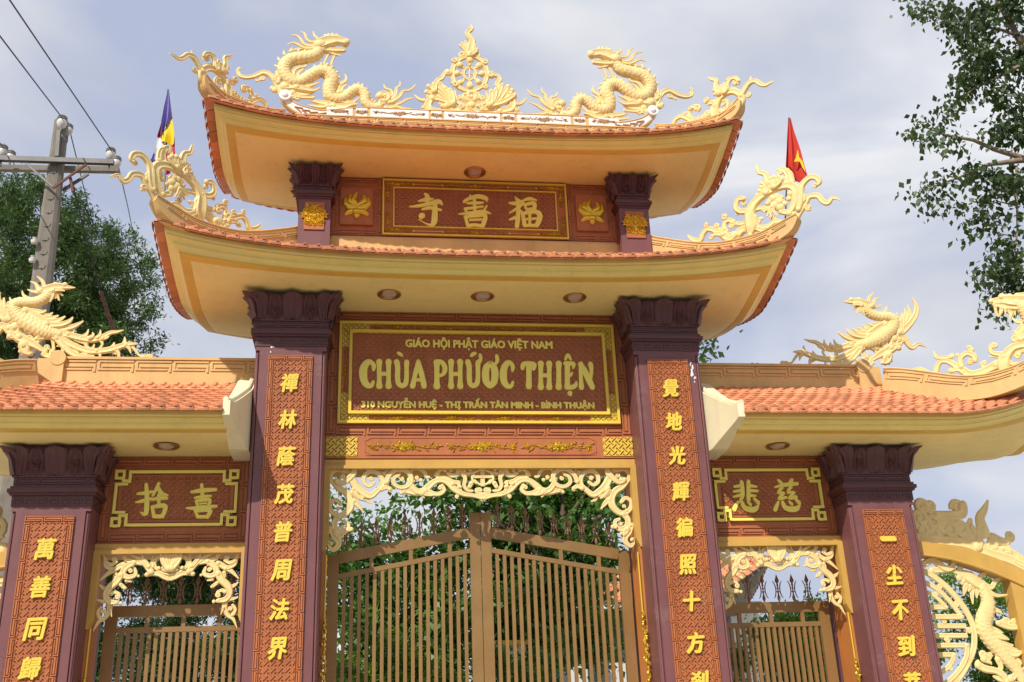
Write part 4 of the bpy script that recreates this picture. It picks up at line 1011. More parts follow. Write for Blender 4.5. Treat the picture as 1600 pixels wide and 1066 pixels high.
T_LOWCORNER = '''
#tail_scroll
b 28 812 5 75 858 20 150 872 26 180 805 24 230 757 24 300 770 26 360 800 30 430 840 42 500 830 48
o 212 718 26 318 725 30 268 838 28 398 640 34 475 716 36 300 790 16
b 280 830 14 320 810 20 380 815 24
b 410 790 26 392 710 22 432 667 24 485 680 22
b 350 760 20 400 760 20
f 430 870 20 400 850 20 440 830 20 480 830 22 520 820 24
#trunk
b 500 840 46 560 775 40 620 740 36
b 520 705 22 590 695 22 640 640 24
b 655 815 26 672 740 56 660 660 52 655 590 46 695 505 40 765 435 38 860 375 34 960 335 34 1055 325 36 1112 365 40 1112 450 38 1085 530 32 1045 600 28
b 700 640 26 720 740 28 800 780 20 820 800 10
b 700 560 24 760 545 20 820 545 18
o 600 760 30 690 800 24 740 660 28 770 650 16 730 690 30
b 640 575 28 575 585 26 520 555 24 518 495 24 545 455 24 590 455 22
o 592 492 28 518 600 20 550 585 22
#leaf_fan
f 900 345 30 722 418 20 745 375 20 765 340 18 765 300 14 860 260 22 900 248 24 945 245 22 975 265 20
b 840 300 36 808 210 26 750 192 20 728 150 16 715 108 6
f 820 400 30 740 425 18 770 380 18 800 340 18
#outer_tentacle
b 1010 300 30 1030 220 28 990 165 26 945 165 22
o 945 200 28 1060 270 30 1020 170 24
b 1075 290 26 1062 210 20 1030 170 16
b 1110 650 28 1150 580 28 1200 500 26 1240 430 26 1330 422 26 1378 475 24 1430 492 24 1475 440 18 1555 460 5
b 1090 640 28 1060 672 34
o 1238 542 36 1160 490 34 1185 430 36 1175 460 44
b 1140 560 26 1160 470 32 1160 380 32 1182 310 28 1250 247 26 1320 247 26 1348 290 24 1330 315 18
o 1302 318 30
#pearl_flower
o 900 520 46 860 560 34 945 480 42 950 540 40 850 480 30 1000 500 26 1060 400 34 1040 450 28 880 450 38 920 440 36
f 880 540 20 790 590 8 830 630 8 870 640 8 930 625 8
b 740 550 12 800 560 24 860 550 26
b 960 580 26 1020 590 26 1080 600 24
b 830 500 22 900 430 24 970 440 20
#inner_scroll
b 740 745 24 830 735 22 890 695 22 950 680 18 985 700 12
o 870 642 30 900 660 22
b 760 760 20 800 790 14
b 980 700 26 940 720 22
'''
T_PHOENIX = '''
#body
S 880 660 40 950 650 56 1020 625 66 1110 580 72 1190 520 66 1235 460 58 1240 400 52 1190 368 46 1100 365 44 1020 345 46 960 300 46 930 260 40
#head
b 712 213 4 770 213 18 820 212 30 880 222 42 950 245 44 1010 255 34
o 800 190 22 880 195 26 830 230 24
b 800 190 10 860 180 12 920 205 12 1000 230 12
f 900 255 22 822 290 6 856 342 6 885 325 6 905 330 6 935 362 6 800 255 6
#crest
b 975 230 18 988 165 14 1035 118 4
b 1030 240 18 1052 185 13 1098 165 4
b 1010 262 20 1070 262 14 1125 243 4
b 1100 335 14 1155 305 12 1168 258 4
b 1200 350 14 1260 360 12 1275 325 4
b 960 215 20 1040 240 12
#wing
x 1150 450 40 1080 500 50 980 570 44
b 1160 450 26 1080 450 24 1010 455 20 970 435 6
b 1165 465 26 1060 480 26 970 485 22 920 450 6
b 1165 480 26 1050 510 28 940 510 24 870 478 7
b 1165 500 26 1040 540 28 900 540 26 812 487 7
b 1160 515 24 1030 570 28 880 575 26 790 545 22 745 495 7
b 1140 530 24 1010 600 28 860 605 28 750 580 24 665 528 8
x 1170 480 8 1060 560 8 960 610 8
#far_wing
b 1300 530 36 1320 470 28 1330 400 22 1322 330 6
b 1300 530 36 1345 450 28 1370 350 20 1358 275 5
b 1305 530 36 1370 450 28 1410 340 20 1385 240 5
b 1310 535 36 1400 450 30 1465 350 26 1475 250 20 1428 168 5
f 1290 540 26 1285 380 16 1300 420 16
#tail_plume
b 930 630 36 800 660 32 680 690 30 580 700 28 500 670 24 430 630 20 370 618 14 312 598 4
b 930 660 34 800 740 30 700 790 28 620 812 28 520 808 28 430 790 28 350 760 26 270 735 20 195 732 6
b 900 690 30 830 780 28 760 845 26 680 862 22 590 865 14
b 330 745 22 260 750 16 220 790 12 190 835 10 150 855 8
o 120 845 28 85 850 30 150 850 16
b 540 680 20 520 650 14 515 605 4
b 610 690 22 580 660 14 585 635 4
b 690 685 22 640 650 16 620 600 4
b 800 655 22 760 640 12 740 610 4
b 500 690 20 460 680 12 440 665 4
b 330 750 22 310 710 16 308 662 4
b 430 780 22 410 750 14 400 720 5
b 300 745 20 270 780 14 260 825 4
b 390 790 18 365 830 14 370 872 12
b 430 800 18 390 830 12
b 520 700 16 505 740 12 530 780 10
b 560 810 18 530 840 12 535 872 10
b 640 700 22 650 740 18 640 770 14 600 790 10
b 620 810 20 590 780 14 575 740 5
b 730 760 18 750 800 14 720 830 10
b 840 790 18 855 830 14 860 872 8
b 860 740 20 880 760 14 905 770 4
b 780 760 16 760 810 12 740 860 10
b 640 830 16 700 850 14
b 740 700 18 700 720 14 640 740 12
#leg
b 935 690 20 930 740 14 930 800 14
b 1040 670 34 1010 690 28 1060 700 22
b 900 700 26 940 680 22
#cloud_scroll
o 985 780 32 910 850 34 940 830 34 1080 735 44 1180 740 46 1130 700 40 1240 590 44 1225 630 40 1050 700 34
b 1240 600 46 1240 670 44 1180 720 44 1100 760 34 1040 800 22 1000 825 18
b 1210 690 34 1290 690 28
o 1300 698 28 1180 770 44
b 1290 610 36 1350 590 34 1390 650 26 1435 690 22 1500 650 17 1585 688 4
b 1290 660 26 1320 620 26 1380 600 16
b 1180 770 44 1160 830 40 1130 850 20
f 1185 770 30 1120 850 14 1155 860 14 1190 855 14 1215 830 14
b 890 870 20 960 870 24 1020 850 20
b 1280 560 24 1280 520 20
'''
T_FARDRAGON = '''
#tail_scroll
b -45 835 6 20 832 17 90 808 20 140 825 22 190 852 24 245 850 26 262 790 26 295 742 24 355 738 26 425 772 30 495 820 38 570 862 42 650 852 42 740 812 42 820 770 48
b 232 648 5 258 700 18 320 708 16 390 700 20
b 490 790 26 482 715 24 540 668 26 605 690 26 615 735 24
o 567 738 36 560 618 34 392 830 34 400 690 28 450 680 22 575 850 34 800 785 30
b 570 660 22 585 630 20
b 400 828 22 460 815 24 510 840 22
b 760 780 22 700 795 20 675 760 18
o 700 752 26
f 640 880 16 580 880 16 620 895 12 680 880 14
#trunk
b 905 865 34 880 780 60 895 700 52 960 620 40 1050 590 40 1140 590 40
f 880 700 30 820 780 16 850 810 16 880 850 16 915 850 16 930 790 16 970 770 16
b 890 670 30 825 672 24 765 655 20 758 605 22 785 580 18
o 802 596 32 910 760 26 940 780 28
b 735 690 4 800 690 18 870 690 22
b 980 775 28 1060 770 28 1130 730 28 1160 660 26 1120 630 22
b 1066 640 26 1010 655 24 985 690 16
o 1012 695 36 985 540 46 1000 500 34
#body
S 1180 640 80 1190 520 84 1150 400 80 1110 300 74 1060 230 64
b 1000 490 36 1050 430 36 1060 380 30 1000 370 18 955 335 6
f 1040 540 30 1066 440 16 1010 450 14 985 470 14 1100 420 16
#head
b 755 175 20 820 178 36 880 170 48 960 180 60 1060 185 66 1150 200 60
b 790 212 18 900 232 26 1000 232 40 1060 230 40
o 760 182 22 860 140 32 930 140 30 1000 200 44
b 850 180 9 900 190 12 960 185 14 1010 175 10
f 800 232 16 818 282 5 830 328 6
b 860 245 20 850 290 18 828 328 5
b 895 255 14 895 302 5
b 930 262 24 945 300 20 930 352 5
b 978 265 14 985 312 4
#mane
b 1000 130 24 1080 120 22 1160 90 18 1240 100 5
b 1040 150 24 1140 150 22 1230 130 6
b 1100 200 24 1200 220 20 1290 200 5
'''
T_MAINFRIEZE_A = '''
#scrollwork
b 240 110 26 170 95 26 118 130 24 112 190 26 150 240 30 200 290 36 270 330 40 312 400 38 318 480 44 270 545 40 200 575 34 130 540 28 100 480 26 115 430 24 170 408 24 212 450 24
o 190 500 30 325 718 28 240 160 38 200 210 30 130 100 26 160 540 20
b 170 215 32 230 240 30 290 200 34 345 140 38 352 92 26
b 250 110 26 320 110 28 350 80 20
b 320 170 44 370 260 46 430 320 42 520 370 38 590 320 32 645 265 30 645 190 26 595 128 26 520 112 26 462 160 26 458 225 24 510 265 22 560 235 20
o 535 195 34 500 90 22 735 310 30 670 130 30
b 480 370 28 500 420 20 550 438 6
b 350 420 34 400 470 26 445 522 8
b 340 330 30 400 380 26 450 380 22
b 640 300 30 690 280 26 730 300 26
b 200 575 38 150 640 36 165 715 36 235 745 34 288 705 28 290 655 24 245 635 20
o 230 690 26 120 700 20
b 290 720 26 325 716 26
b 110 700 30 140 780 30 185 830 34 185 885 34 135 925 28 100 895 20 105 850 20
b 160 740 40 200 800 30
o 120 860 24 230 790 20
b 690 230 28 720 155 28 790 100 26 875 98 28 940 150 28 945 225 28 890 275 26 820 278 24 765 235 24 775 180 22 820 155 20
o 850 190 32 850 335 24 700 90 24 830 130 16
b 890 290 22 850 335 22
b 930 200 28 950 260 30 1000 315 36 1066 335 38
b 600 105 20 640 130 22 700 110 22
b 640 170 26 660 230 26
f 350 300 24 360 380 12 400 400 12 440 410 12
'''
T_MAINFRIEZE_B = '''
#scrollwork
b -60 340 36 0 350 40 80 360 46 160 345 46 220 290 44 290 235 36 370 222 34 440 255 36 520 330 40 620 380 32 740 398 26 822 425 26
b 180 340 40 260 375 32 340 378 28 392 335 26 370 285 22
o 342 310 34 130 385 22 540 408 34 575 300 24 490 265 26
f 120 360 24 60 390 10 110 400 10 170 425 8 215 400 8 260 400 8
b 290 165 16 345 105 24 400 90 22
o 400 112 30 470 112 28 690 100 28 320 150 24
b 320 185 28 400 195 32 480 240 34 560 250 30
b 440 145 24 485 170 28 545 160 28 550 115 24 620 115 26
b 600 150 28 632 200 26 620 280 24 655 335 22 715 345 16
b 700 260 30 680 300 26
f 560 300 24 520 350 14 560 370 14 610 370 14 550 240 12
b 0 170 26 20 100 24 90 85 24 160 120 24 190 180 22 220 188 18
o 85 195 34 130 225 26 45 235 22
b 640 150 22 700 140 20 760 100 18
x 822 90 18 822 280 18
x 712 185 18 932 185 18
x 712 185 16 712 220 16 760 260 14
x 822 280 16 880 262 14 925 215 12
x 932 185 16 932 130 14
x 822 95 16 760 120 14 720 150 12
o 775 335 46 870 335 46 822 395 48 822 440 24 775 375 34 870 375 34
#swirl
b 740 380 8 760 350 8 800 360 8 800 390 8 775 395 8
'''
T_SIDEFRIEZE = '''
#lotus_boss
f 820 290 44 725 150 20 765 140 20 800 135 22 840 135 22 875 140 20 915 150 20
b 770 265 20 820 275 24 870 265 20
b 770 300 18 820 310 20 870 300 18
#scrollwork
b 820 385 22 760 372 26 700 340 28 640 335 26 590 345 24
b 820 345 12 760 335 12 700 315 14
o 590 345 28 700 285 24 385 178 34 440 312 34 512 358 18 288 205 36 300 375 30 318 550 40 180 685 36 350 610 24 460 265 18 380 470 20
b 745 165 26 690 185 24 655 240 24 680 290 20 720 300 16
b 740 220 12 745 260 12 720 290 10
b 630 320 38 570 240 32 500 190 22 425 152 6
b 610 270 28 560 200 22 545 155 8
b 640 270 26 640 210 20 655 150 6
b 560 240 30 460 225 30 390 205 24
b 470 235 34 395 280 38 370 340 36 420 370 30 485 345 26 480 290 16
b 370 250 36 300 290 34 230 330 26 150 400 8
b 290 300 26 215 270 24 205 205 24 190 160 14
b 210 230 20 260 250 22 310 225 18
b 350 350 40 310 410 44 240 470 42 210 540 36 240 595 34 310 605 28
b 260 520 26 290 505 22 330 520 18
b 145 435 6 200 475 26 250 470 24
b 125 578 6 180 592 22 230 590 24
b 240 590 36 240 670 32 200 740 26 145 775 22 110 830 12 90 868 5
b 150 740 24 135 690 20 165 650 18
b 250 670 20 265 735 5
b 350 440 24 390 470 20
b 300 340 24 290 390 22 340 420 18
b 400 400 22 450 410 8
'''
T_FENCE = '''
#longevity_ring
b 60 150 24 140 178 24 220 225 24 310 300 24 400 400 24 470 500 24 520 610 24 532 720 24 518 820 24 470 930 24 400 1040 24 320 1150 24
b 60 240 20 130 262 20 210 302 20 290 370 20 360 450 20 425 540 18
x 60 540 20 425 540 20
x 60 612 20 460 612 20 472 690 20 60 690 20
x 60 770 20 470 770 20
b 470 770 20 465 850 20 430 930 20 370 1010 20 290 1080 20 200 1130 20
x 60 845 20 370 845 20
b 370 845 18 345 910 18 290 970 18 210 1020 18
x 60 462 20 300 462 20
b 300 462 16 240 400 16 170 350 16 60 320 16
b 360 450 16 400 490 16 430 545 16
o 250 290 26 385 430 30 285 575 26 488 650 30 312 730 28 484 870 28 395 1032 28 222 355 22 340 955 24
#cloud_scroll
b 40 130 24 120 112 26 180 82 28 240 110 28 295 150 26 345 140 24 358 95 20
o 330 92 26 190 165 30 225 150 26 300 160 20
b 190 165 24 250 160 24 310 165 18
o 790 580 42 750 590 34 830 600 36 860 590 40
b 720 590 22 800 620 24 870 625 20
#head
b 350 168 8 420 185 28 480 215 46 545 260 48 600 295 40
o 415 145 24 410 225 28 500 200 30 440 240 24
b 460 280 20 450 320 18 440 368 5
b 520 300 20 515 370 16 522 435 5
b 560 310 18 552 350 14 550 388 5
b 495 290 16 490 310 14 480 335 5
b 440 255 16 420 278 6
#mane
b 560 235 20 605 190 14 655 165 5
b 600 270 24 665 300 20 705 245 16 770 215 5
b 630 320 20 700 365 16 795 360 5
b 685 480 26 730 490 16 762 515 5
#body
S 600 310 42 640 400 52 635 480 60 610 560 66 615 640 66 660 720 64 730 800 60 800 880 52 870 960 46 930 1060 40
#wing
b 660 640 30 720 655 20 762 668 5
b 670 680 30 760 705 22 808 722 5
b 680 720 30 790 765 24 848 765 6
b 700 760 30 820 800 26 885 805 6
b 720 790 30 850 840 28 922 812 6
b 740 830 28 860 880 26 900 910 20 880 945 8
#cloud_base
o 600 840 44 570 925 38 640 860 34 660 840 24
b 560 930 30 620 960 30 700 975 26 760 1010 30 790 1060 24
b 600 880 26 650 905 16 665 925 5
b 690 1020 10 740 1040 24 800 1050 30
b 720 880 26 745 950 20 700 980 14
b 820 1040 30 860 1010 20 930 950 8
b 830 1060 26 880 1090 24
'''
T_CREST = '''
#cloud_crest
o 190 165 55 240 165 42 190 230 60 200 290 50 250 240 60 300 270 60 260 310 50 340 290 60 400 290 55 360 340 40 430 320 55 470 330 55 500 370 44 560 370 50 620 400 46 550 410 36 690 440 34 740 470 30 800 500 30
b 160 330 30 300 345 30 420 360 30 540 410 30 640 440 28 740 490 26 840 530 22
b 270 215 24 340 215 24 400 205 26 405 160 22
o 378 170 46 645 320 32
b 440 330 24 435 280 20 445 240 14
b 510 300 34 492 230 26 515 185 18 532 140 6
b 560 330 30 620 350 22 650 335 16
b 640 400 26 700 430 20 780 470 16
b 230 250 14 300 240 14 380 240 14
f 480 380 24 420 300 12 450 270 12 480 280 12
'''
def sculpture(name, label, cat, m, src, group=None, mirror=0, base=None):
    root = thing(name, label, cat, base or (0, 0, 0), group); src.build(root, m, mirror); return root
ctr = Sculpt(645, 35, 6.461, (0, .05, 0), CX, T_CENTRE, rk=1.08)
sculpture('dharma_wheel_crest', 'cream crest with a spoked wheel and flame finial, middle of the top ridge', 'ornament', M['cream'], ctr, base=(0, .05, 10.6))
dr = Sculpt(430, 40, 6.661, (0, .05, 0), CX, T_DRAGON, flat=.8)
sculpture('dragon_sculpture', 'cream scaly dragon on the top ridge, left one, looking right towards the wheel crest', 'dragon', M['cream'], dr, 'dragons on the top ridge', 0, (-1.8, .05, 10.6))
sculpture('dragon_sculpture', 'cream scaly dragon on the top ridge, right one, looking left towards the wheel crest', 'dragon', M['cream'], dr, 'dragons on the top ridge', 1, (1.8, .05, 10.6))
up = Sculpt(1030, 100, 8.421, OU, UU, T_UPCORNER, flat=.7, rk=1.12)
sculpture('corner_scroll', 'cream cloud scroll on the upturned corner of the top roof, at its left end', 'ornament', M['cream'], up, 'corner scrolls', 1, (-3.4, -.9, 10.2))
sculpture('corner_scroll', 'cream cloud scroll on the upturned corner of the top roof, at its right end', 'ornament', M['cream'], up, 'corner scrolls', 0, (3.4, -.9, 10.2))
lo = Sculpt(1070, 240, 6.4, OL, UL, T_LOWCORNER, flat=.7, rk=1.12)
sculpture('corner_scroll', 'large cream scroll on the lower main roof corner, below the blue and yellow flag', 'ornament', M['cream'], lo, 'corner scrolls', 1, (-3.8, -1.2, 8.3))
sculpture('corner_scroll', 'large cream scroll on the lower main roof corner, below the red flag', 'ornament', M['cream'], lo, 'corner scrolls', 0, (3.8, -1.2, 8.3))
ph = Sculpt(1210, 440, 6.6625, (0, .05, 0), CX, T_PHOENIX, flat=.7, rk=1.08)
sculpture('phoenix_sculpture', 'cream phoenix with long tail plumes standing on the left side ridge before the utility pole', 'phoenix', M['cream'], ph, 'phoenixes on the side ridges', 1, (-5.3, .05, 6.66))
sculpture('phoenix_sculpture', 'cream phoenix with raised wing standing on the right side ridge', 'phoenix', M['cream'], ph, 'phoenixes on the side ridges', 0, (5.3, .05, 6.66))
fd = Sculpt(1420, 440, 5.922, (5.40, -.02, 0), UL[0:0] or (ca, -sa, 0), T_FARDRAGON, flat=.7)
sculpture('dragon_head_scroll', 'cream dragon head rising from scrolls on the hip ridge at the right edge', 'dragon', M['cream'], fd, None, 0, (6.2, -.8, 6.3))
sculpture('dragon_head_scroll', 'cream scroll tail tip on the hip ridge at the left edge', 'dragon', M['cream'], fd, None, 1, (-6.2, -.8, 6.3))

# carved friezes in the openings
fa = Sculpt(500, 720, 6.6625, (0, -.03, 0), CX, T_MAINFRIEZE_A, flat=.55, rk=.93)
fb = Sculpt(640, 720, 7.273, (0, -.03, 0), CX, T_MAINFRIEZE_B, flat=.55, rk=.93)
fr_ = thing('carved_frieze', 'broad cream openwork frieze of scrolls across the top of the central opening', 'frieze', (0, -.03, 5.2))
merge(fa, fb); fa.parts.pop('swirl', None)
cxx = at(753, 745, -.03).x
for mir in (0, 1):
    for nm, b in fa.parts.items():
        q = MB(); q.f = list(b.f)
        q.v = [((2*0-x if mir else x), y, min(z, 5.185)) for x, y, z in b.v]
        o = q.build(nm, M['cream'], fr_, 50); o.location = (0, .03, -5.2)
sfz = Sculpt(130, 840, 5.926, (0, -.03, 0), CX, T_SIDEFRIEZE, flat=.6, rk=.82)
xm = at(130+820/5.926, 865, -.03).x
for sx in (-1, 1):
    r_ = thing('carved_frieze', 'cream openwork frieze of scrolls with a lotus boss, top of the '+('left' if sx < 0 else 'right')+' side opening', 'frieze', (sx*3.79, -.03, 4.16), 'side opening friezes')
    for nm, b in sfz.parts.items():
        q = MB(); q.add([(max(-4.62, x), y, min(z, 4.15)) for x, y, z in b.v], b.f); q.add([(min(-2.91, 2*xm-x), y, min(z, 4.15)) for x, y, z in b.v], b.f)
        q.v = [((x if sx < 0 else -x), y, z) for x, y, z in q.v]
        o = q.build(nm, M['cream'], r_, 50); o.location = (-sx*3.79, .03, -4.16)

# gilt garlands on the jambs
def garland(x, y, zt, zb, label, grp):
    r_ = thing('gilt_garland', label, 'garland', (x, y, zt), grp)
    q = MB(); q.tube([Vector((0, 0, .02)), Vector((0, -.005, -(zt-zb)*.35)), Vector((.005, -.01, -(zt-zb)*.5))], .010, seg=6); q.build('cord', M['gold'], r_, 60)
    q = MB(); n = 60
    for i in range(n):
        t = .30+.7*i/n; z = -(zt-zb)*t*1.0; wd = .015+.055*min(1, (t-.28)*2.2)
        q.ball(Vector((random.uniform(-wd, wd)*.7, -.02+random.uniform(-.03, .01), z)), random.uniform(.012, .026), .022, random.uniform(.015, .035), seg=6, rg=4)
    q.build('blossoms', M['gilt'], r_, 60)
for sx in (-1, 1):
    sd = 'left' if sx < 0 else 'right'
    garland(sx*1.955, -.06, at(1003, 866, 0).z, 1.6, 'gilt garland hanging down the '+sd+' jamb of the central opening', 'gilt garlands')
    garland(sx*4.64, -.06, at(1325, 960, 0).z, 1.4, 'gilt garland hanging down the outer jamb of the '+sd+' side opening', 'gilt garlands')

# ------------------------------------------------------------------ gates
GY = .45
def box_obj(name, m, parent, a, b, loc, group=None):
    mb = MB(); mb.box(a, b); o = mb.build(name, m, parent); return o
def bar(mb, p, q, w, d):       # rectangular steel section between two points of the plane y = const
    p, q = Vector(p), Vector(q); t = (q-p).normalized(); n = Vector((-t.z, 0, t.x)); e = Vector((0, 1, 0))
    v = [c+n*(w/2*a)+e*(d/2*b) for c in (p, q) for a, b in ((-1, -1), (1, -1), (1, 1), (-1, 1))]
    mb.add(v, [(0, 1, 2, 3), (4, 7, 6, 5), (0, 4, 5, 1), (1, 5, 6, 2), (2, 6, 7, 3), (3, 7, 4, 0)])
def spear_mesh():
    b = MB(); V = Vector
    b.lathe((0, 0, 0), [(.001, -.02), (.020, .02), (.026, .05), (.012, .09), (.010, .12), (.016, .135), (.010, .15), (.010, .22), (.018, .235), (.012, .25), (.016, .27), (.034, .30), (.001, .40)], 8)
    for sx in (-1, 1):
        pts = [(.072, .30), (.050, .27), (.035, .22), (.030, .165), (.035, .12), (.050, .07), (.072, .04)]
        b.tube([V((sx*x, 0, z)) for x, z in pts], [.004, .008, .009, .009, .009, .008, .004], seg=6)
    b.box((-.034, -.006, .185), (.034, .006, .195)); b.box((-.034, -.006, .135), (.034, .006, .145))
    return b.mesh('spear_finial', M['spear'], 50)
SPM = spear_mesh()
def leaf_gate(name, label, cat, grp, xa, xb, za, zb, rail_drop, nb, stile_a, stile_b, nsp, post=0):
    """xa < xb; za, zb: top of the head rail at each end."""
    r_ = thing(name, label, cat, (xa, GY, 0), grp)
    def P(mb, nm, m=M['iron']): o = mb.build(nm, m, r_); o.location = (-xa, -GY, 0); return o
    zt = lambda x: za+(zb-za)*(x-xa)/(xb-xa)
    h = .135
    for nm, x0, w, z in (('stile', xa, stile_a, za), ('stile', xb-stile_b, stile_b, zb)):
        b = MB(); zz = z+(post if ((w == stile_b and zb > za) or (w == stile_a and za > zb)) and post else 0)
        b.box((x0, GY-.03, .05), (x0+w, GY+.03, zz)); P(b, nm)
    x0, x1 = xa+stile_a, xb-stile_b
    b = MB(); bar(b, (x0, GY, zt(x0)-h/2), (x1, GY, zt(x1)-h/2), h, .05); P(b, 'head_rail')
    b = MB(); bar(b, (x0, GY, zt(x0)-rail_drop), (x1, GY, zt(x1)-rail_drop), .06, .05); P(b, 'rail')
    b = MB(); bar(b, (x0, GY, .25), (x1, GY, .25), .1, .05); P(b, 'rail')
    for k in range(3):
        x = x0+(x1-x0)*(k+.82)/3.35; b = MB(); b.box((x-.025, GY-.02, zt(x)-rail_drop+.02), (x+.025, GY+.02, zt(x)-h+.01)); P(b, 'spacer')
    for k in range(nb):
        x = x0+(x1-x0)*(k+.75)/(nb+.5); b = MB(); b.box((x-.022, GY-.0195, .29), (x+.022, GY+.0195, zt(x)-rail_drop-.02)); P(b, 'bar')
    for k in range(nsp):
        x = x0+(x1-x0)*(k+.5)/nsp; o = bpy.data.objects.new('spear_finial', SPM); o.location = (x-xa, 0, zt(x)+.012); o.scale = (.9, .9, .88); finish(o, r_)
zC, zE = at(734, 822, GY).z, at(517, 867.5, GY).z
leaf_gate('gate_leaf', 'left leaf of the tall bronze steel gate in the central opening', 'gate', 'central gate leaves', -1.955, -.004, zE, zC, .30, 17, .14, .135, 9, .17)
leaf_gate('gate_leaf', 'right leaf of the tall bronze steel gate in the central opening', 'gate', 'central gate leaves',   .004, 1.955, zC, zE, .30, 17, .135, .14, 9, .17)
zS = at(1210, 941, GY).z; zSL = at(267, 946, GY).z
leaf_gate('side_gate', 'bronze steel gate with spear points closing the left side opening', 'gate', 'side gates', -4.60, -2.92, zSL, zSL+.001, .29, 17, .14, .10, 7)
leaf_gate('side_gate', 'bronze steel gate with spear points closing the right side opening', 'gate', 'side gates', 2.92, 4.60, zS+.001, zS, .29, 17, .10, .14, 7)

# ------------------------------------------------------------------ lamps under the eaves
def downlight(px, py, Z, lab):
    d = rgt*((px-800)/FPX)+upv*((533-py)/FPX)+fwd; c = CAM+d*((Z-CAM.z)/d.z)
    r_ = thing('recessed_lamp', lab, 'lamp', c, 'recessed lamps under the eaves')
    b = MB(); b.lathe((0, 0, 0), [(.150, 0), (.155, -.010), (.145, -.018), (.128, -.012), (.118, -.022), (.10, -.012), (.092, .0)], 32); b.build('brass_ring', M['brass'], r_, 40)
    b = MB(); b.lathe((0, 0, 0), [(.095, -.004), (.07, -.016), (.03, -.022), (.001, -.023)], 24); b.build('lamp_glass', M['glass'], r_, 60)
downlight(608, 460, 7.38, 'round brass lamp in the main soffit, left of three'); downlight(754, 463, 7.38, 'round brass lamp in the main soffit, middle of three')
downlight(898, 465, 7.38, 'round brass lamp in the main soffit, right of three'); downlight(742, 269, 9.425, 'single round brass lamp in the top soffit above the upper board')
downlight(260, 697, 5.355, 'round brass lamp in the left side roof soffit'); downlight(1215, 697, 5.355, 'round brass lamp in the right side roof soffit')

# ------------------------------------------------------------------ fence bays with carved panels
def fence(sx):
    r_ = thing('carved_fence', 'ochre framed fence bay with cream carved ring and phoenix, beside the '+('left' if sx < 0 else 'right')+' outer column', 'fence', (sx*5.6, 0, 0), 'carved fence bays')
    def B(mb, nm, m, sm=None): mb.v = [(sx*x, y, z) for x, y, z in mb.v]; o = mb.build(nm, m, r_, sm); o.location = (-sx*5.6, 0, 0)
    A = lambda px, py: at(px, py, 0)
    # arch rail traced along its top and bottom edges
    top = [(1418, 846), (1445, 850), (1480, 854), (1515, 862), (1550, 874), (1580, 888), (1620, 910)]; bot = [(1424, 868), (1450, 871), (1480, 876), (1512, 885), (1545, 896), (1576, 909), (1620, 930)]
    b = MB(); v = []
    for (t, q) in zip(top, bot):
        a, c = A(*t), A(*q); v += [a+Vector((0, -.10, 0)), c+Vector((0, -.10, 0)), c+Vector((0, .12, 0)), a+Vector((0, .12, 0))]
    n = len(top); b.add(v, [(4*i+k, 4*i+(k+1) % 4, 4*i+4+(k+1) % 4, 4*i+4+k) for i in range(n-1) for k in range(4)]+[(0, 1, 2, 3)])
    b.tube([A(*q)+Vector((0, -.10, 0)) for q in bot], .016, seg=6); B(b, 'arch_rail', M['frame'])
    a, c = A(1574, 905), A(1612, 1066); xq = A(1583, 905).x
    b = MB(); b.box((xq-.10, -.09, .5), (xq+.10, .11, a.z)); B(b, 'post', M['frame'])
    b = MB(); b.box((5.5, -.08, .5), (xq+2.2, .10, .8)); b.box((5.4, -.14, 0), (xq+2.3, .16, .5)); B(b, 'plinth_wall', M['frame'])
    fn_ = Sculpt(1420, 860, 5.172, (0, 0, 0), CX, T_FENCE, flat=.5, rk=1.1)
    for nm, q in fn_.parts.items(): B(q, nm, M['cream'], 42)
    cr = Sculpt(1380, 740, 3.268, (0, 0, 0), CX, T_CREST, flat=.45)
    for nm, q in cr.parts.items(): B(q, nm, M['cream'], 42)
    s2 = Sculpt(1420, 860, 5.172, (0, 0, 0), CX, '''
#corner_bracket
b 880 180 30 900 230 30 920 300 26 905 380 20
o 880 185 40 885 255 24 910 200 40
b 850 90 20 900 110 24 960 140 24
''', flat=.5)
    for nm, q in s2.parts.items(): B(q, nm, M['cream'], 42)
fence(1); fence(-1)

# ------------------------------------------------------------------ flags
def cloth_piece(name, rows, m, parent, off, dz=0):
    """rows of photo pixels (left ... right) from the tip downwards; folds give real depth."""
    b = MB(); v = []; nc = len(rows[0])
    for j, rw in enumerate(rows):
        for i, q in enumerate(rw): 
            fold = .035*(1 if i % 2 else -1)*min(1, j/2)+dz
            v.append(at(q[0], q[1], off)+Vector((0, fold, 0)))
    for sy in (0, .006):
        b.add([p+Vector((0, sy, 0)) for p in v], [(j*nc+i, j*nc+i+1, (j+1)*nc+i+1, (j+1)*nc+i) for j in range(len(rows)-1) for i in range(nc-1)])
    o = b.build(name, m, parent, 80); o.location = -parent.location; return o
fl = thing('buddhist_flag', 'furled blue, yellow, red and white flag on a pole behind the left corner scroll', 'flag', at(262, 260, -.9))
b = MB(); p0 = at(262.5, 140, -.88); b.tube([p0, at(257.5, 300, -.88)], .012, seg=6); o = b.build('flag_pole', M['steel'], fl); o.location = -fl.location
FY = -.92
cloth_piece('blue_stripe', [[(262, 142), (263, 142), (263.5, 142), (264, 142)], [(257, 165), (261, 165), (264, 166), (267, 168)], [(254, 185), (259, 184), (263, 186), (269, 186)], [(251, 212), (254, 207), (259, 199), (269, 185)]], M['blue'], fl, FY)
cloth_piece('yellow_stripe', [[(269, 185), (267, 188), (263, 193), (259, 199)], [(271, 197), (266, 200), (260, 205), (253, 208)], [(273, 210), (267, 212), (259, 215), (251, 214)], [(272, 226), (267, 226), (258, 222), (251, 219)]], M['yellow'], fl, FY, .01)
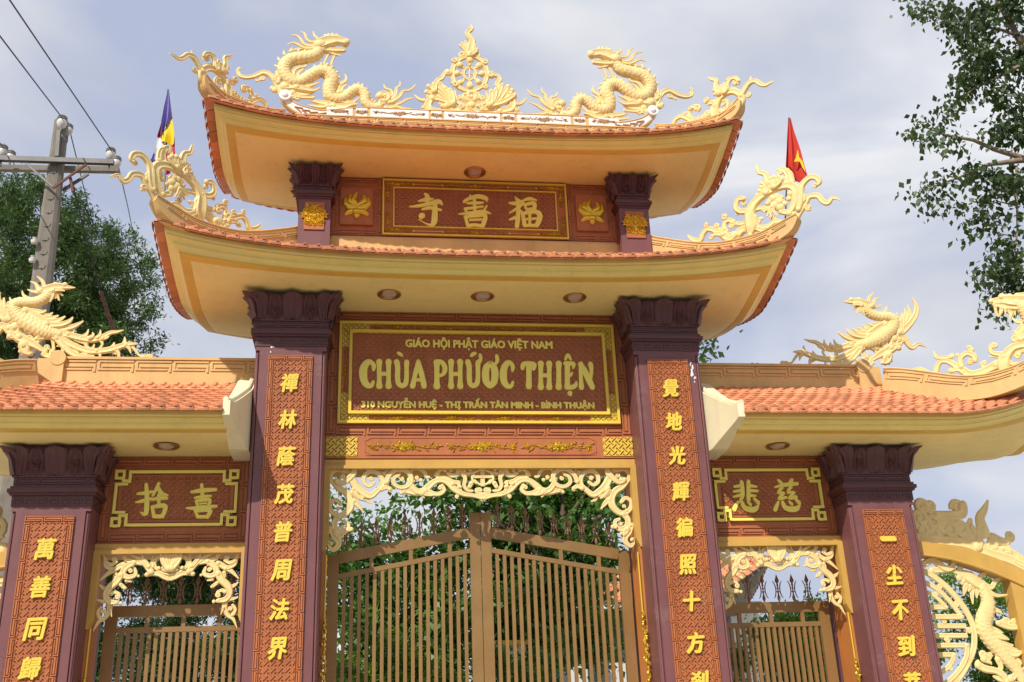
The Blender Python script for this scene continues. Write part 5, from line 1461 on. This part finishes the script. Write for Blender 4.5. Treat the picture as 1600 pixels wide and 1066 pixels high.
cloth_piece('crimson_stripe', [[(272, 212), (270, 222), (266, 228), (262, 232)], [(273, 226), (270, 232), (265, 238), (259, 242)], [(274, 245), (268, 250), (262, 256), (256, 270)], [(268, 262), (264, 268), (260, 274), (257, 280)]], M['crimson'], fl, FY, .02)
cloth_piece('yellow_stripe', [[(257, 163), (258, 163), (258.5, 163), (259, 163)], [(253, 178), (254, 178), (256, 178), (258, 178)], [(251, 188), (252, 188), (254, 188), (256, 189)]], M['yellow'], fl, FY, .05)
cloth_piece('crimson_stripe', [[(251, 188), (252, 188), (254, 188), (256, 189)], [(248, 200), (250, 200), (252, 200), (254, 200)], [(245, 212), (247, 212), (250, 212), (252, 212)]], M['crimson'], fl, FY, .05)
cloth_piece('white_stripe', [[(245, 212), (247, 212), (250, 212), (254, 212)], [(242, 225), (245, 226), (250, 226), (257, 224)], [(240, 238), (244, 240), (250, 242), (256, 242)]], M['whitec'], fl, FY, .05)
cloth_piece('blue_stripe', [[(240, 232), (241, 234), (243, 238), (245, 240)], [(236, 244), (238, 245), (241, 246), (244, 247)], [(234, 250), (236, 250), (238, 250), (240, 250)]], M['blue'], fl, FY, .06)
f2 = thing('red_flag', 'furled red flag with a yellow star on a pole behind the right corner scroll', 'flag', at(1240, 260, -1.1))
b = MB(); p0 = at(1232.8, 184, -1.12); b.tube([p0, at(1227, 348, -1.12)], .011, seg=6); o = b.build('flag_pole', M['steel'], f2); o.location = -f2.location
cloth_piece('red_cloth', [[(1232, 185), (1233, 185), (1234, 185), (1235, 185), (1235.5, 185)], [(1230, 205), (1232, 206), (1235, 206), (1238, 206), (1240, 206)], [(1228, 235), (1231, 236), (1236, 237), (1243, 236), (1249, 235)], [(1226.5, 261), (1231, 262), (1237, 262), (1247, 262), (1255, 258)], [(1233, 263), (1236, 268), (1240, 276), (1248, 276), (1260, 276)], [(1240, 272), (1242, 280), (1245, 286), (1253, 284), (1262, 277)]], M['red'], f2, -1.16)
b = MB(); pts = [(1246.5, 234), (1249, 246), (1254, 252), (1257, 262), (1259, 270), (1254, 262), (1250, 253), (1246, 252), (1240.5, 253), (1244, 246)]
v = [at(x, y, -1.215) for x, y in pts]; b.add(v+[p+Vector((0, .004, 0)) for p in v], [tuple(range(10)), tuple(range(19, 9, -1))]); o = b.build('yellow_star', M['yellow'], f2); o.location = -f2.location

# ------------------------------------------------------------------ utility pole and wires
PYp = 6.0
pt_, pb = at(96.5, 190, PYp), at(66, 440, PYp)
r_ = thing('utility_pole', 'weathered concrete utility pole with steel cross arms behind the left phoenix', 'pole', (pb.x, PYp, 0))
def PB(mb, nm, m, sm=None): o = mb.build(nm, m, r_, sm); o.location = -r_.location; return o
b = MB(); ax = (pt_-pb)/(pt_.z-pb.z)
def pc(z): return pb+ax*(z-pb.z)
b_pts = []
for z, hw in ((0, .26), (pb.z, .175), (pt_.z, .125)):
    c = pc(z) if z else Vector((pb.x-.05, PYp, 0)); b_pts += [c+Vector((sx*hw, sy*hw*.8, 0)) for sx, sy in ((-.6, -1), (.6, -1), (1, -.6), (1, .6), (.6, 1), (-.6, 1), (-1, .6), (-1, -.6))]
b.add(b_pts, [(8*j+i, 8*j+(i+1) % 8, 8*j+8+(i+1) % 8, 8*j+8+i) for j in (0, 1) for i in range(8)]+[tuple(range(16, 24))]); PB(b, 'pole_shaft', M['conc'])
for k in range(22):
    z = pt_.z-.95-k*.30; c = pc(z); hw = .125+(pt_.z-z)/(pt_.z-pb.z)*.05
    b = MB(); b.hexa([c+Vector(q) for q in ((-.05, -hw*.8-.012, -.02), (.05, -hw*.8-.012, -.02), (.05, -hw*.8+.02, -.02), (-.05, -hw*.8+.02, -.02), (-.07, -hw*.8-.012, .05), (.07, -hw*.8-.012, .05), (.07, -hw*.8+.02, .05), (-.07, -hw*.8+.02, .05))]); PB(b, 'climbing_slot', M['dark'] if k % 1 else M['conc'])
    b = MB(); b.tube([c+Vector((0, -hw*.8-.015, -.03)), c+Vector((0, -hw*.8+.02, -.03))], .014, seg=8); PB(b, 'painted_bolt_hole', M['dark'])  # solid dark stub, the shade inside a hole painted as colour
def arm(p, q, Y, w, m, nm='cross_arm'):
    a, c = at(*p, Y), at(*q, Y); b = MB(); bar(b, a, c, w, w); PB(b, nm, m)
arm((-60, 246), (178, 254), PYp-.22, .10, M['steel']); arm((-60, 262), (186, 266), PYp+.2, .11, M['conc'])
arm((41, 256), (83, 293), PYp-.26, .04, M['steel'], 'brace'); arm((83, 294), (136, 256), PYp-.26, .04, M['rust'], 'brace'); arm((98, 298), (138, 272), PYp+.1, .05, M['steel'], 'brace')
arm((92, 205), (89, 245), PYp-.2, .07, M['steel'], 'bracket'); arm((103, 212), (102, 222), PYp-.0, .05, M['steel'], 'bracket')
def insul(px, py, Y, k=1.0):
    c = at(px, py, Y); b = MB(); b.lathe(tuple(c), [(.02*k, -.20*k), (.05*k, -.17*k), (.095*k, -.12*k), (.115*k, -.03*k), (.10*k, .02*k)], 20); PB(b, 'insulator_skirt', M['porc'], 40)
    b = MB(); b.lathe(tuple(c), [(.10*k, .02*k), (.118*k, .04*k), (.10*k, .07*k), (.112*k, .10*k), (.09*k, .13*k), (.06*k, .16*k), (.03*k, .17*k)], 20); PB(b, 'insulator_cap', M['porcd'], 40)
    b = MB(); b.tube([c-Vector((0, 0, .2*k)), c-Vector((0, 0, .40*k))], .02, seg=6); PB(b, 'insulator_pin', M['steel'])
for q in ((97, 190, PYp-.2, 1.0), (107, 202, PYp+.3, .9), (173, 240, PYp-.2, .95), (182, 253, PYp+.25, .95), (4, 236, PYp-.2, 1.0), (17, 244, PYp+.25, .9)): insul(q[0], q[1], q[2], q[3]*.88)
b = MB(); b.tube([at(110, 278, PYp), at(114, 300, PYp)], .03, seg=6); PB(b, 'rusty_link', M['rust'])
for (px, py) in ((54, 376), (51, 405)):
    b = MB(); c = at(px, py, PYp-.2); b.lathe(tuple(c), [(.01, -.08), (.06, -.06), (.07, 0), (.03, .03), (.05, .06), (.01, .08)], 12); b.tube([c, pc(c.z)], .012, seg=5); PB(b, 'small_insulator', M['porc'], 50)
def at_z(px, py, Z):
    d = rgt*((px-800)/FPX)+upv*((533-py)/FPX)+fwd; return CAM+d*((Z-CAM.z)/d.z)
def wire(pxs, label, rad=.012, grp='power lines', name='power_line'):
    P = [at(*q) for q in pxs]; c = []
    for i in range(len(P)-1):
        for k in range(12):
            t = k/12; p = P[i].lerp(P[i+1], t); c.append(p-Vector((0, 0, .0)))
    c.append(P[-1]); b = MB(); b.tube(c, rad, seg=5); o = b.build(name, M['wire'], None, label=label, cat='cable', group=grp)
wire([(-40, 4, -2.5), (97, 184, PYp-.2)], 'power line running up left from the insulator on top of the pole')
wire([(-20, -52, -2.5), (173, 233, PYp-.2)], 'power line running up left from the insulator on the right arm end')
wire([(-60, 148, 1.5), (4, 229, PYp-.2)], 'power line at the left edge above the left arm end')
wire([(107, 196, PYp+.3), (140, 330, 14), (172, 462, 22), (186, 540, 30)], 'power line dropping behind the pole in front of the feathery tree')
wire([(182, 247, PYp+.25), (199, 320, 13), (222, 430, 24), (236, 545, 36)], 'power line dropping right of the pole towards the gateway roof')
wire([(17, 240, PYp+.25), (35, 300, 12), (60, 400, 22)], 'power line dropping left of the pole into the tree', .010)
wire([(1598, 672, 8), (1540, 690, 9), (1470, 712, 10)], 'thin cable behind the right side roof near the right edge', .012)
gy_ = thing('guy_wire', 'rusty guy wire with turnbuckle hanging before the feathery tree, right of the pole', 'cable', at(170, 500, 7.5))
b = MB(); b.tube([at(112, 282, 6.2), at(157, 455, 7.3)], .014, seg=5); o = b.build('strand', M['wire'], gy_); o.location = -gy_.location
P_ = [at(157+21*t, 455+62*t, 7.4) for t in [i/14 for i in range(15)]]
b = MB(); b.tube(P_, [.03+.018*(i % 2) for i in range(15)], seg=7); o = b.build('turnbuckle', M['rust'], gy_); o.location = -gy_.location

# ------------------------------------------------------------------ foliage
def leaf_cloud(name, clumps, n, size, m, parent, asp=.5, droop=.3, spread=1.0, kind='stuff', sprig=0):
    """clumps: (centre Vector, radius vector). Leaves fill small twig clusters spread through every clump."""
    C = []; Dn = []
    wts = np.array([max(1e-4, c[1][0]*c[1][1]*c[1][2]) for c in clumps])**.75; wts /= wts.sum(); cnt = (wts*n).astype(int)+1
    for (c, rd), k in zip(clumps, cnt):
        nt_ = max(2, int(k/14)); d = np.random.normal(size=(nt_, 3)); d /= np.linalg.norm(d, axis=1, keepdims=True); rr = np.random.uniform(.25, 1, (nt_, 1))**.55
        tw = np.array(c)+d*rr*np.array(rd); idx = np.random.randint(0, nt_, k)
        if sprig:
            dirs = d[idx]*.8+np.array([0, 0, -.15]); t = np.random.uniform(-.5, .5, (k, 1)); p = tw[idx]+dirs*t*sprig+np.random.normal(size=(k, 3))*size*.55
        else: p = tw[idx]+np.random.normal(size=(k, 3))*size*1.25*spread
        C.append(p); Dn.append(d[idx])
    C = np.concatenate(C); Dn = np.concatenate(Dn); k = len(C)
    ax = np.random.normal(size=(k, 3))*.8+Dn*.7; ax[:, 2] -= droop; ax /= np.linalg.norm(ax, axis=1, keepdims=True)
    nn = np.random.normal(size=(k, 3))*.7; nn[:, 2] += .9; sd = np.cross(ax, nn); sd /= np.linalg.norm(sd, axis=1, keepdims=True)+1e-9; up_ = np.cross(sd, ax)
    L_ = size*np.random.uniform(.65, 1.35, (k, 1)); W = L_*asp
    v = np.stack([C, C+ax*L_*.45+sd*W*.5+up_*W*.12, C+ax*L_-up_*W*.1, C+ax*L_*.45-sd*W*.5+up_*W*.12], 1).reshape(-1, 3)
    me = bpy.data.meshes.new(name); me.vertices.add(len(v)); me.vertices.foreach_set('co', v.astype('f').ravel())
    me.loops.add(k*4); me.loops.foreach_set('vertex_index', np.arange(k*4, dtype='i')); me.polygons.add(k); me.polygons.foreach_set('loop_start', np.arange(0, k*4, 4, dtype='i'))
    me.update(calc_edges=True); me.validate(); me.materials.append(m)
    return finish(bpy.data.objects.new(name, me), parent, kind=kind)
def clump_px(x, y, r, Y, ry=None, rd=None):
    c = at(x, y, Y); s_ = (at(x+1, y, Y)-at(x-1, y, Y)).length/2
    return (c, (r*s_, (rd or r*s_*.9), (ry or r)*s_))
def tree(name, label, cat, group, base, trunk, branches, clumps, n, size, m, bark=M['bark'], **kw):
    r_ = thing(name, label, cat, base, group)
    b = MB(); b.tube([Vector(p[:3]) for p in trunk], [p[3] for p in trunk], seg=10); o = b.build('trunk', bark, r_, 60); o.location = -r_.location
    for br in branches:
        b = MB(); b.tube([Vector(p[:3]) for p in br], [p[3] for p in br], seg=7); o = b.build('branch', bark, r_, 60); o.location = -r_.location
    o = leaf_cloud('crown', clumps, n, size, m, r_, **kw); o.location = -r_.location
    return r_
def brpx(lst): return [tuple(at(x, y, Y))+(r,) for x, y, Y, r in lst]
rnd = random.Random(3)
# big feathery tree behind the pole
def mass(polys, n, Y, dY, r0, r1):
    out = []
    for _ in range(n):
        x0, y0, x1, y1, top = rnd.choice(polys); x = rnd.uniform(x0, x1); y = rnd.uniform(y0, y1)
        out.append(clump_px(x, y, rnd.uniform(r0, r1), Y+rnd.uniform(-dY, dY)))
    return out
TY = 11.0
cl = []
for (x, y, r) in ((0, 320, 50), (30, 330, 50), (60, 350, 55), (110, 340, 45), (140, 380, 45), (20, 400, 70), (80, 430, 80), (150, 440, 60), (190, 400, 38), (215, 420, 34), (228, 455, 30), (180, 500, 55), (120, 520, 80), (40, 520, 80), (225, 500, 30), (205, 560, 45), (0, 600, 90), (100, 620, 90), (190, 640, 60), (60, 290, 22), (20, 285, 30), (112, 310, 20), (240, 440, 16), (200, 380, 18), (235, 530, 20), (252, 470, 12)):
    for k in range(max(3, int(r/4.5))):
        a = rnd.uniform(0, 6.28); q = math.sqrt(rnd.uniform(0, .85))*r; cl.append(clump_px(x+q*math.cos(a), y+q*math.sin(a), r*rnd.uniform(.2, .36), TY+rnd.uniform(-2.2, 2.2)))
for (x, y, r) in ((150, 860, 120), (250, 900, 110), (330, 930, 110), (250, 1040, 130), (370, 1030, 90), (50, 760, 120), (120, 1040, 120)):
    for k in range(16):
        a = rnd.uniform(0, 6.28); q = rnd.uniform(0, .9)*r; cl.append(clump_px(x+q*math.cos(a), y+q*math.sin(a), r*rnd.uniform(.18, .3), TY+rnd.uniform(-1.5, 2.5)))
t0 = at(120, 700, TY)
tree('feathery_tree', 'big dark feathery tree rising behind the utility pole on the left', 'tree', None, (t0.x, TY, 0),
     [(t0.x, TY, 0, .35), (t0.x, TY, 3, .28), (t0.x-.2, TY, 6, .22), (t0.x-.1, TY, 9, .12)], [brpx([(120, 700, TY, .15), (90, 560, TY, .1), (40, 420, TY, .05)]), brpx([(120, 700, TY, .15), (160, 560, TY, .1), (210, 440, TY, .04)]), brpx([(125, 600, TY, .1), (130, 480, TY, .07), (125, 360, TY, .03)])],
     cl, 260000, .11, M['leaf'], asp=.32, droop=.2, sprig=.55)
# broad leaved trees seen through the central opening
def fill(pts, Y, dY, k=.3, dens=9):
    out = []
    for x, y, r in pts:
        for _ in range(max(2, int(r/dens))):
            a = rnd.uniform(0, 6.28); q = math.sqrt(rnd.uniform(0, 1))*r; out.append(clump_px(x+q*math.cos(a), y+q*math.sin(a), r*rnd.uniform(.7, 1.2)*k, Y+rnd.uniform(-dY, dY)))
    return out
Y1 = 6.5
t0 = at(850, 1066, Y1)
tree('almond_tree', 'dark broad leaved tree with bare limbs behind the right gate leaf', 'tree', 'trees in the temple yard', (t0.x, Y1, 0),
     [(t0.x, Y1, 0, .16), (t0.x, Y1, 2.4, .14), tuple(at(855, 960, Y1))+(.12,), tuple(at(872, 860, Y1))+(.10,), tuple(at(880, 800, Y1))+(.06,)],
     [brpx([(872, 870, Y1, .08), (900, 830, Y1, .06), (950, 800, Y1, .035), (1000, 780, Y1, .02)]), brpx([(868, 870, Y1, .07), (840, 820, Y1, .05), (800, 780, Y1, .03), (770, 750, Y1, .02)]), brpx([(874, 850, Y1, .06), (880, 790, Y1, .04), (868, 740, Y1, .02)]),
      brpx([(760, 800, Y1, .05), (800, 830, Y1, .06), (860, 880, Y1, .08)]), brpx([(880, 820, Y1, .05), (915, 770, Y1, .03), (935, 735, Y1, .015)])],
     fill([(640, 755, 32), (690, 750, 38), (750, 760, 50), (820, 760, 60), (900, 760, 60), (970, 780, 50), (800, 830, 50), (870, 850, 60), (930, 835, 30), (820, 900, 60), (900, 930, 60), (780, 960, 50), (840, 990, 45), (720, 790, 22), (920, 980, 50), (880, 1030, 60), (960, 985, 24), (960, 1030, 30), (800, 1020, 40), (900, 900, 60)], Y1+.8, 1.2), 20000, .16, M['leafb'], asp=.55)
t0 = at(640, 1066, Y1+1)
tree('almond_tree', 'lighter green broad leaved tree behind the left gate leaf', 'tree', 'trees in the temple yard', (t0.x, Y1+1, 0),
     [(t0.x, Y1+1, 0, .14), (t0.x, Y1+1, 2.5, .11), tuple(at(650, 900, Y1+1))+(.07,), tuple(at(640, 820, Y1+1))+(.03,)], [brpx([(650, 930, Y1+1, .06), (600, 860, Y1+1, .03), (575, 815, Y1+1, .015)]), brpx([(650, 930, Y1+1, .06), (700, 870, Y1+1, .03), (720, 820, Y1+1, .02)])],
     fill([(590, 838, 24), (560, 830, 18), (625, 850, 22), (600, 880, 40), (550, 880, 30), (660, 880, 40), (700, 850, 28), (730, 870, 34), (690, 825, 18), (560, 940, 50), (640, 960, 60), (710, 930, 50), (740, 990, 40), (580, 1020, 60), (660, 1040, 60), (520, 790, 22), (515, 850, 30), (530, 900, 34), (560, 806, 12), (535, 780, 12), (775, 860, 26)], Y1+1.2, 1.0), 19000, .14, M['leafb'], asp=.6)
def hedge(name, label, pts, Y, n, m, size=.07, grp=None):
    c = at(pts[0][0], 1066, Y); r_ = thing(name, label, 'bush', (c.x, Y, 0), grp)
    b = MB(); b.tube([Vector((c.x, Y, 0)), Vector((c.x, Y, 2.2))], .06, seg=6); o = b.build('stem', M['bark'], r_); o.location = -r_.location
    o = leaf_cloud('foliage', fill(pts, Y, .5), n, size, m, r_, asp=.55); o.location = -r_.location
hedge('clipped_bush', 'bright green leafy bush behind the right side gate', [(1215, 960, 16), (1200, 985, 30), (1240, 990, 34), (1270, 975, 26), (1270, 950, 14), (1180, 1030, 30), (1230, 1040, 50), (1285, 1040, 50), (1150, 1060, 26), (1260, 1000, 40), (1300, 1000, 30)], 3.5, 30000, M['leafc'])
hedge('low_bush', 'yellow green bush low behind the left gate leaf', [(600, 1050, 40), (540, 1060, 30), (660, 1060, 40), (700, 1060, 30), (600, 1010, 20)], 4.0, 7000, M['leafc'], .09)
hedge('round_tree_top', 'green shrub seen through the carved fence on the right', [(1500, 925, 30), (1530, 950, 40), (1560, 930, 34), (1590, 960, 40), (1480, 980, 40), (1520, 1020, 50), (1580, 1030, 50), (1450, 960, 30), (1460, 1040, 40), (1550, 1060, 50), (1640, 980, 60)], 4.0, 16000, M['leafc'])
hedge('garden_shrub', 'dark shrub low behind the right gate leaf', [(790, 1030, 24), (800, 1055, 30), (830, 1060, 26), (775, 1050, 20)], 3.0, 2500, M['leafb'], .1)
hedge('plant_tip', 'leafy twig showing over the side ridge beside the right tall column', [(1098, 553, 7), (1100, 545, 6), (1103, 562, 5)], 2.5, 70, M['leafb'], .13)
# fig tree hanging in from the right
FT = 3.0
BR = [[(1700, 130, .16), (1640, 100, .12), (1600, 73, .09), (1575, 29, .07), (1555, -8, .05)], [(1700, 270, .12), (1640, 258, .09), (1600, 247, .06), (1555, 234, .045), (1521, 219, .035), (1477, 211, .025), (1448, 200, .012)],
      [(1640, 262, .07), (1600, 250, .06), (1546, 257, .04), (1520, 268, .03), (1492, 280, .02), (1460, 292, .014), (1434, 301, .008)], [(1589, 262, .03), (1589, 302, .025), (1590, 361, .02), (1585, 400, .012), (1575, 440, .008)],
      [(1600, 100, .05), (1560, 120, .03), (1520, 140, .018), (1495, 160, .01)], [(1600, 60, .04), (1560, 45, .03), (1500, 40, .015), (1440, 20, .01)], [(1600, 160, .03), (1570, 130, .02), (1560, 160, .012)], [(1590, 322, .018), (1560, 315, .012), (1520, 330, .008)], [(1590, 370, .015), (1560, 365, .01), (1540, 350, .006)], [(1600, 420, .02), (1575, 440, .014), (1550, 480, .008)]]
clp = [(1440, 12, 16), (1425, 8, 12), (1480, 22, 22), (1500, 40, 20), (1530, 25, 30), (1580, 15, 30), (1510, 70, 22), (1555, 85, 30), (1590, 100, 26), (1530, 115, 26), (1565, 145, 26), (1505, 125, 18), (1500, 155, 16), (1478, 172, 14), (1440, 205, 15), (1428, 198, 8), (1465, 212, 18), (1500, 225, 14), (1570, 190, 22), (1590, 165, 16), (1550, 210, 14), (1430, 301, 8), (1450, 303, 14), (1480, 288, 16), (1460, 320, 12), (1520, 272, 20), (1560, 285, 28), (1590, 290, 22), (1540, 315, 16), (1500, 325, 12), (1512, 362, 10), (1525, 345, 12), (1550, 345, 14), (1580, 340, 14), (1572, 372, 14), (1560, 392, 8), (1590, 400, 22), (1560, 425, 24), (1590, 440, 26), (1535, 435, 12), (1560, 458, 18), (1542, 482, 10), (1560, 498, 9), (1580, 478, 10), (1640, 60, 60), (1650, 180, 60), (1650, 300, 60), (1650, 420, 60)]
b0 = at(1720, 700, FT)
tree('fig_tree', 'leafy branches of a heart leaved fig tree hanging in from the right', 'tree', None, (b0.x, FT, 0),
     [(b0.x, FT, 0, .35)]+[tuple(at(1720, y, FT))+(r,) for y, r in ((900, .32), (600, .28), (300, .22), (130, .18), (-60, .12))],
     [brpx([(x, y, FT, r) for x, y, r in q]) for q in BR], [clump_px(x+rnd.uniform(-.6, .6)*r, y+rnd.uniform(-.6, .6)*r, r*.42, FT+rnd.uniform(-.4, .4)) for x, y, r in clp for _ in range(5)], 10000, .125, M['leafd'], bark=M['barkl'], asp=.72, droop=1.3, spread=.85)

# ------------------------------------------------------------------ buildings of the temple yard
def yard_hall(px0, px1, zr, Y, depth, label, stuffx=0):
    x0, x1 = at(px0, 900, Y).x, at(px1, 900, Y).x
    r_ = thing('temple_hall', label, 'building', ((x0+x1)/2, Y, 0)); o_ = -r_.location
    def PB2(mb, nm, m, sm=None): o = mb.build(nm, m, r_, sm); o.location = o_; return o
    ze = zr-1.0
    b = MB(); b.box((x0+.5, Y+.9, 0), (x1-.5, Y+depth, ze-.1)); PB2(b, 'wall', M['dark'])  # near-black wall, the shade of the hall interior put into its colour
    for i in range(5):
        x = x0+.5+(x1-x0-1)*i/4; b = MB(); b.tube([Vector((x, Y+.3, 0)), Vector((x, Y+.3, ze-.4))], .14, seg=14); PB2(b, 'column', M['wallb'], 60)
    b = MB(); b.box((x0+.2, Y+.12, ze-.42), (x1-.2, Y+.5, ze-.18)); PB2(b, 'beam', M['wallb'])
    b = MB(); b.box((x0, Y-.25, ze-.18), (x1, Y+.2, ze-.06)); PB2(b, 'eave_board', M['wallw'])
    nr = 7
    for k in range(nr):
        y0_, y1_ = Y-.3+k*.33, Y-.3+(k+1)*.33+.05; z0_, z1_ = ze+k*.17, ze+(k+1)*.17; n = int((x1-x0)/.25)
        b = MB()
        for i in range(n):
            xa = x0+i*.25; b.add([(xa, y0_, z0_), (xa+.18, y0_, z0_+.05), (xa+.25, y0_, z0_), (xa+.25, y1_, z1_-.02), (xa+.18, y1_, z1_+.03), (xa, y1_, z1_-.02), (xa, y0_, z0_-.05), (xa+.25, y0_, z0_-.05)], [(0, 1, 4, 5), (1, 2, 3, 4), (6, 7, 2, 1, 0)])
        PB2(b, 'tile_row', M['tile']).__setitem__('kind', 'stuff')
    b = MB(); b.box((x0-.1, Y+1.9, zr-.02), (x1+.1, Y+2.15, zr+.28)); PB2(b, 'ridge', M['tan'])
    return r_
yard_hall(765, 1075, at(960, 880, 13).z-.1, 12, 8, 'low temple hall with orange tiled roof and grey blue columns behind the right gate leaf')
def pavilion():
    Y = 12.0; c = at(1100, 900, Y)
    r_ = thing('yard_pavilion', 'orange tiled pavilion roof corner seen through the right side opening', 'building', (c.x, Y, 0))
    e = at(1200, 872, Y)
    RP = Roof(c.x-5, e.x, Y+2.5, 2.5, at(1160, 930, Y).z, .9, lambda x: max(0, 1-(e.x-x)/2.2)**2, c.x-3, e.x-2.5, at(1160, 930, Y).z+1.6, (1, 1))
    sub = []
    RP.tiles(r_, 0, 0, stuff_rows=10)
    RP.eaves(r_, [(M['conc'], 'fascia', [(.05, .0), (.05, .12), (.2, .16), (.3, .3)]), (M['conc'], 'soffit', [(.3, .3), (.9, .32), (2.3, .32)])])
    for ch in r_.children: ch.location = -r_.location
    b = MB(); b.box((c.x-4, Y+.8, 0), (e.x-1.0, Y+4.2, at(1160, 930, Y).z-.3)); o = b.build('wall', M['wallw'], r_); o.location = -r_.location
pavilion()
b = MB(); r_ = thing('yard_building', 'pale grey plastered wall behind the right side gate', 'building', (7.8, 14, 0))
x0_, x1_ = at(1140, 950, 14).x, at(1186, 950, 14).x; b.box((x0_-7.8, 0, 0), (x1_-7.8, 3, at(1160, 948, 14).z)); b.build('wall', M['wallw'], r_)
b = MB(); b.box((x0_-7.85, -.1, at(1160, 948, 14).z), (x1_-7.75, 3.1, at(1160, 948, 14).z+.12)); b.build('parapet', M['conc'], r_)
# statues
def statue(px, py, Y, h, label, m):
    top = at(px, py, Y); r_ = thing('white_statue', label, 'statue', (top.x, Y, 0)); zt = top.z
    b = MB(); b.lathe((0, 0, 0), [(.001, zt), (.05*h, zt-.01*h), (.075*h, zt-.08*h), (.085*h, zt-.14*h), (.07*h, zt-.21*h), (.05*h, zt-.25*h), (.08*h, zt-.28*h), (.19*h, zt-.33*h), (.24*h, zt-.42*h), (.25*h, zt-.60*h), (.30*h, zt-.74*h), (.36*h, zt-.85*h), (.36*h, zt-1.0*h)], 24)
    b.v = [(x, y*.75, z) for x, y, z in b.v]; b.ball(Vector((0, 0, zt+.01*h)), .035*h, .035*h, .035*h)
    for sx in (-1, 1): b.tube([Vector((sx*.2*h, -.02, zt-.36*h)), Vector((sx*.27*h, -.08*h, zt-.58*h)), Vector((sx*.05*h, -.22*h, zt-.66*h))], [.07*h, .065*h, .04*h], seg=8)
    b.build('robed_figure', m, r_, 60)
    b = MB(); b.lathe((0, 0, 0), [(.42*h, zt-h), (.45*h, zt-h-.1), (.38*h, zt-h-.2), (.45*h, zt-h-.35), (.5*h, zt-h-.4), (.5*h, 0)], 20); b.build('pedestal', M['wallw'], r_, 40)
statue(946, 1042, 7.0, 1.4, 'white seated statue seen between the bars of the right gate leaf', M['stone'])
statue(812, 1050, 4.5, 1.2, 'pale blue white statue low between the bars left of centre', M['stone'])
b = MB(); x0_, x1_ = at(768, 1010, 6).x, at(822, 1010, 6).x; zt = at(790, 1008, 6).z
r_ = thing('shrine_box', 'small white shrine with a yellow roof edge behind the gate', 'shrine', ((x0_+x1_)/2, 6, 0)); hw = (x1_-x0_)/2
b.box((-hw, 0, 0), (hw, .8, zt)); b.build('shrine_wall', M['wallw'], r_); b = MB(); b.box((-hw-.08, -.1, zt), (hw+.08, .9, zt+.07)); b.build('roof_edge', M['ochre'], r_)
# low bowl of snack sized finials and paint marks on the tall columns
for (px, py, n, lab) in ((427, 546, 9, 'white paint drips below the capital of the left tall column'), (1079, 575, 14, 'white paint drips below the capital of the right tall column')):
    c = at(px, py, PY0-.001); r_ = bpy.data.objects.new('paint_drips', None); finish(r_, gate); b = MB()
    for k in range(n):
        w_ = rnd.uniform(.004, .016); x = c.x+rnd.gauss(0, .02)+(k*.004 if px > 800 else 0); z = c.z+.09-k*.022+rnd.gauss(0, .02)
        b.ball(Vector((x, PY0-.004, z)), w_, .004, w_*rnd.uniform(1, 2.2), seg=6, rg=4)
    b.build('paint_drip', M['paint'], r_, 60, kind='stuff')
for px, py, w_ in ((1133, 568, 'flat one nearest the tall column'), (1175, 567, 'middle one'), (1183, 566, 'round one farthest from the column')):
    c = at(px, py, .05); b = MB(); b.ball(Vector((0, 0, 0)), .035, .03, .022 if px == 1133 else .034, seg=10, rg=6); o = b.build('fallen_fruit', M['leafc'], None, 60, label='small green fruit lying on the right side ridge, '+w_, cat='fruit', group='green fruits on the right ridge'); o.location = (c.x, .05, 6.69)
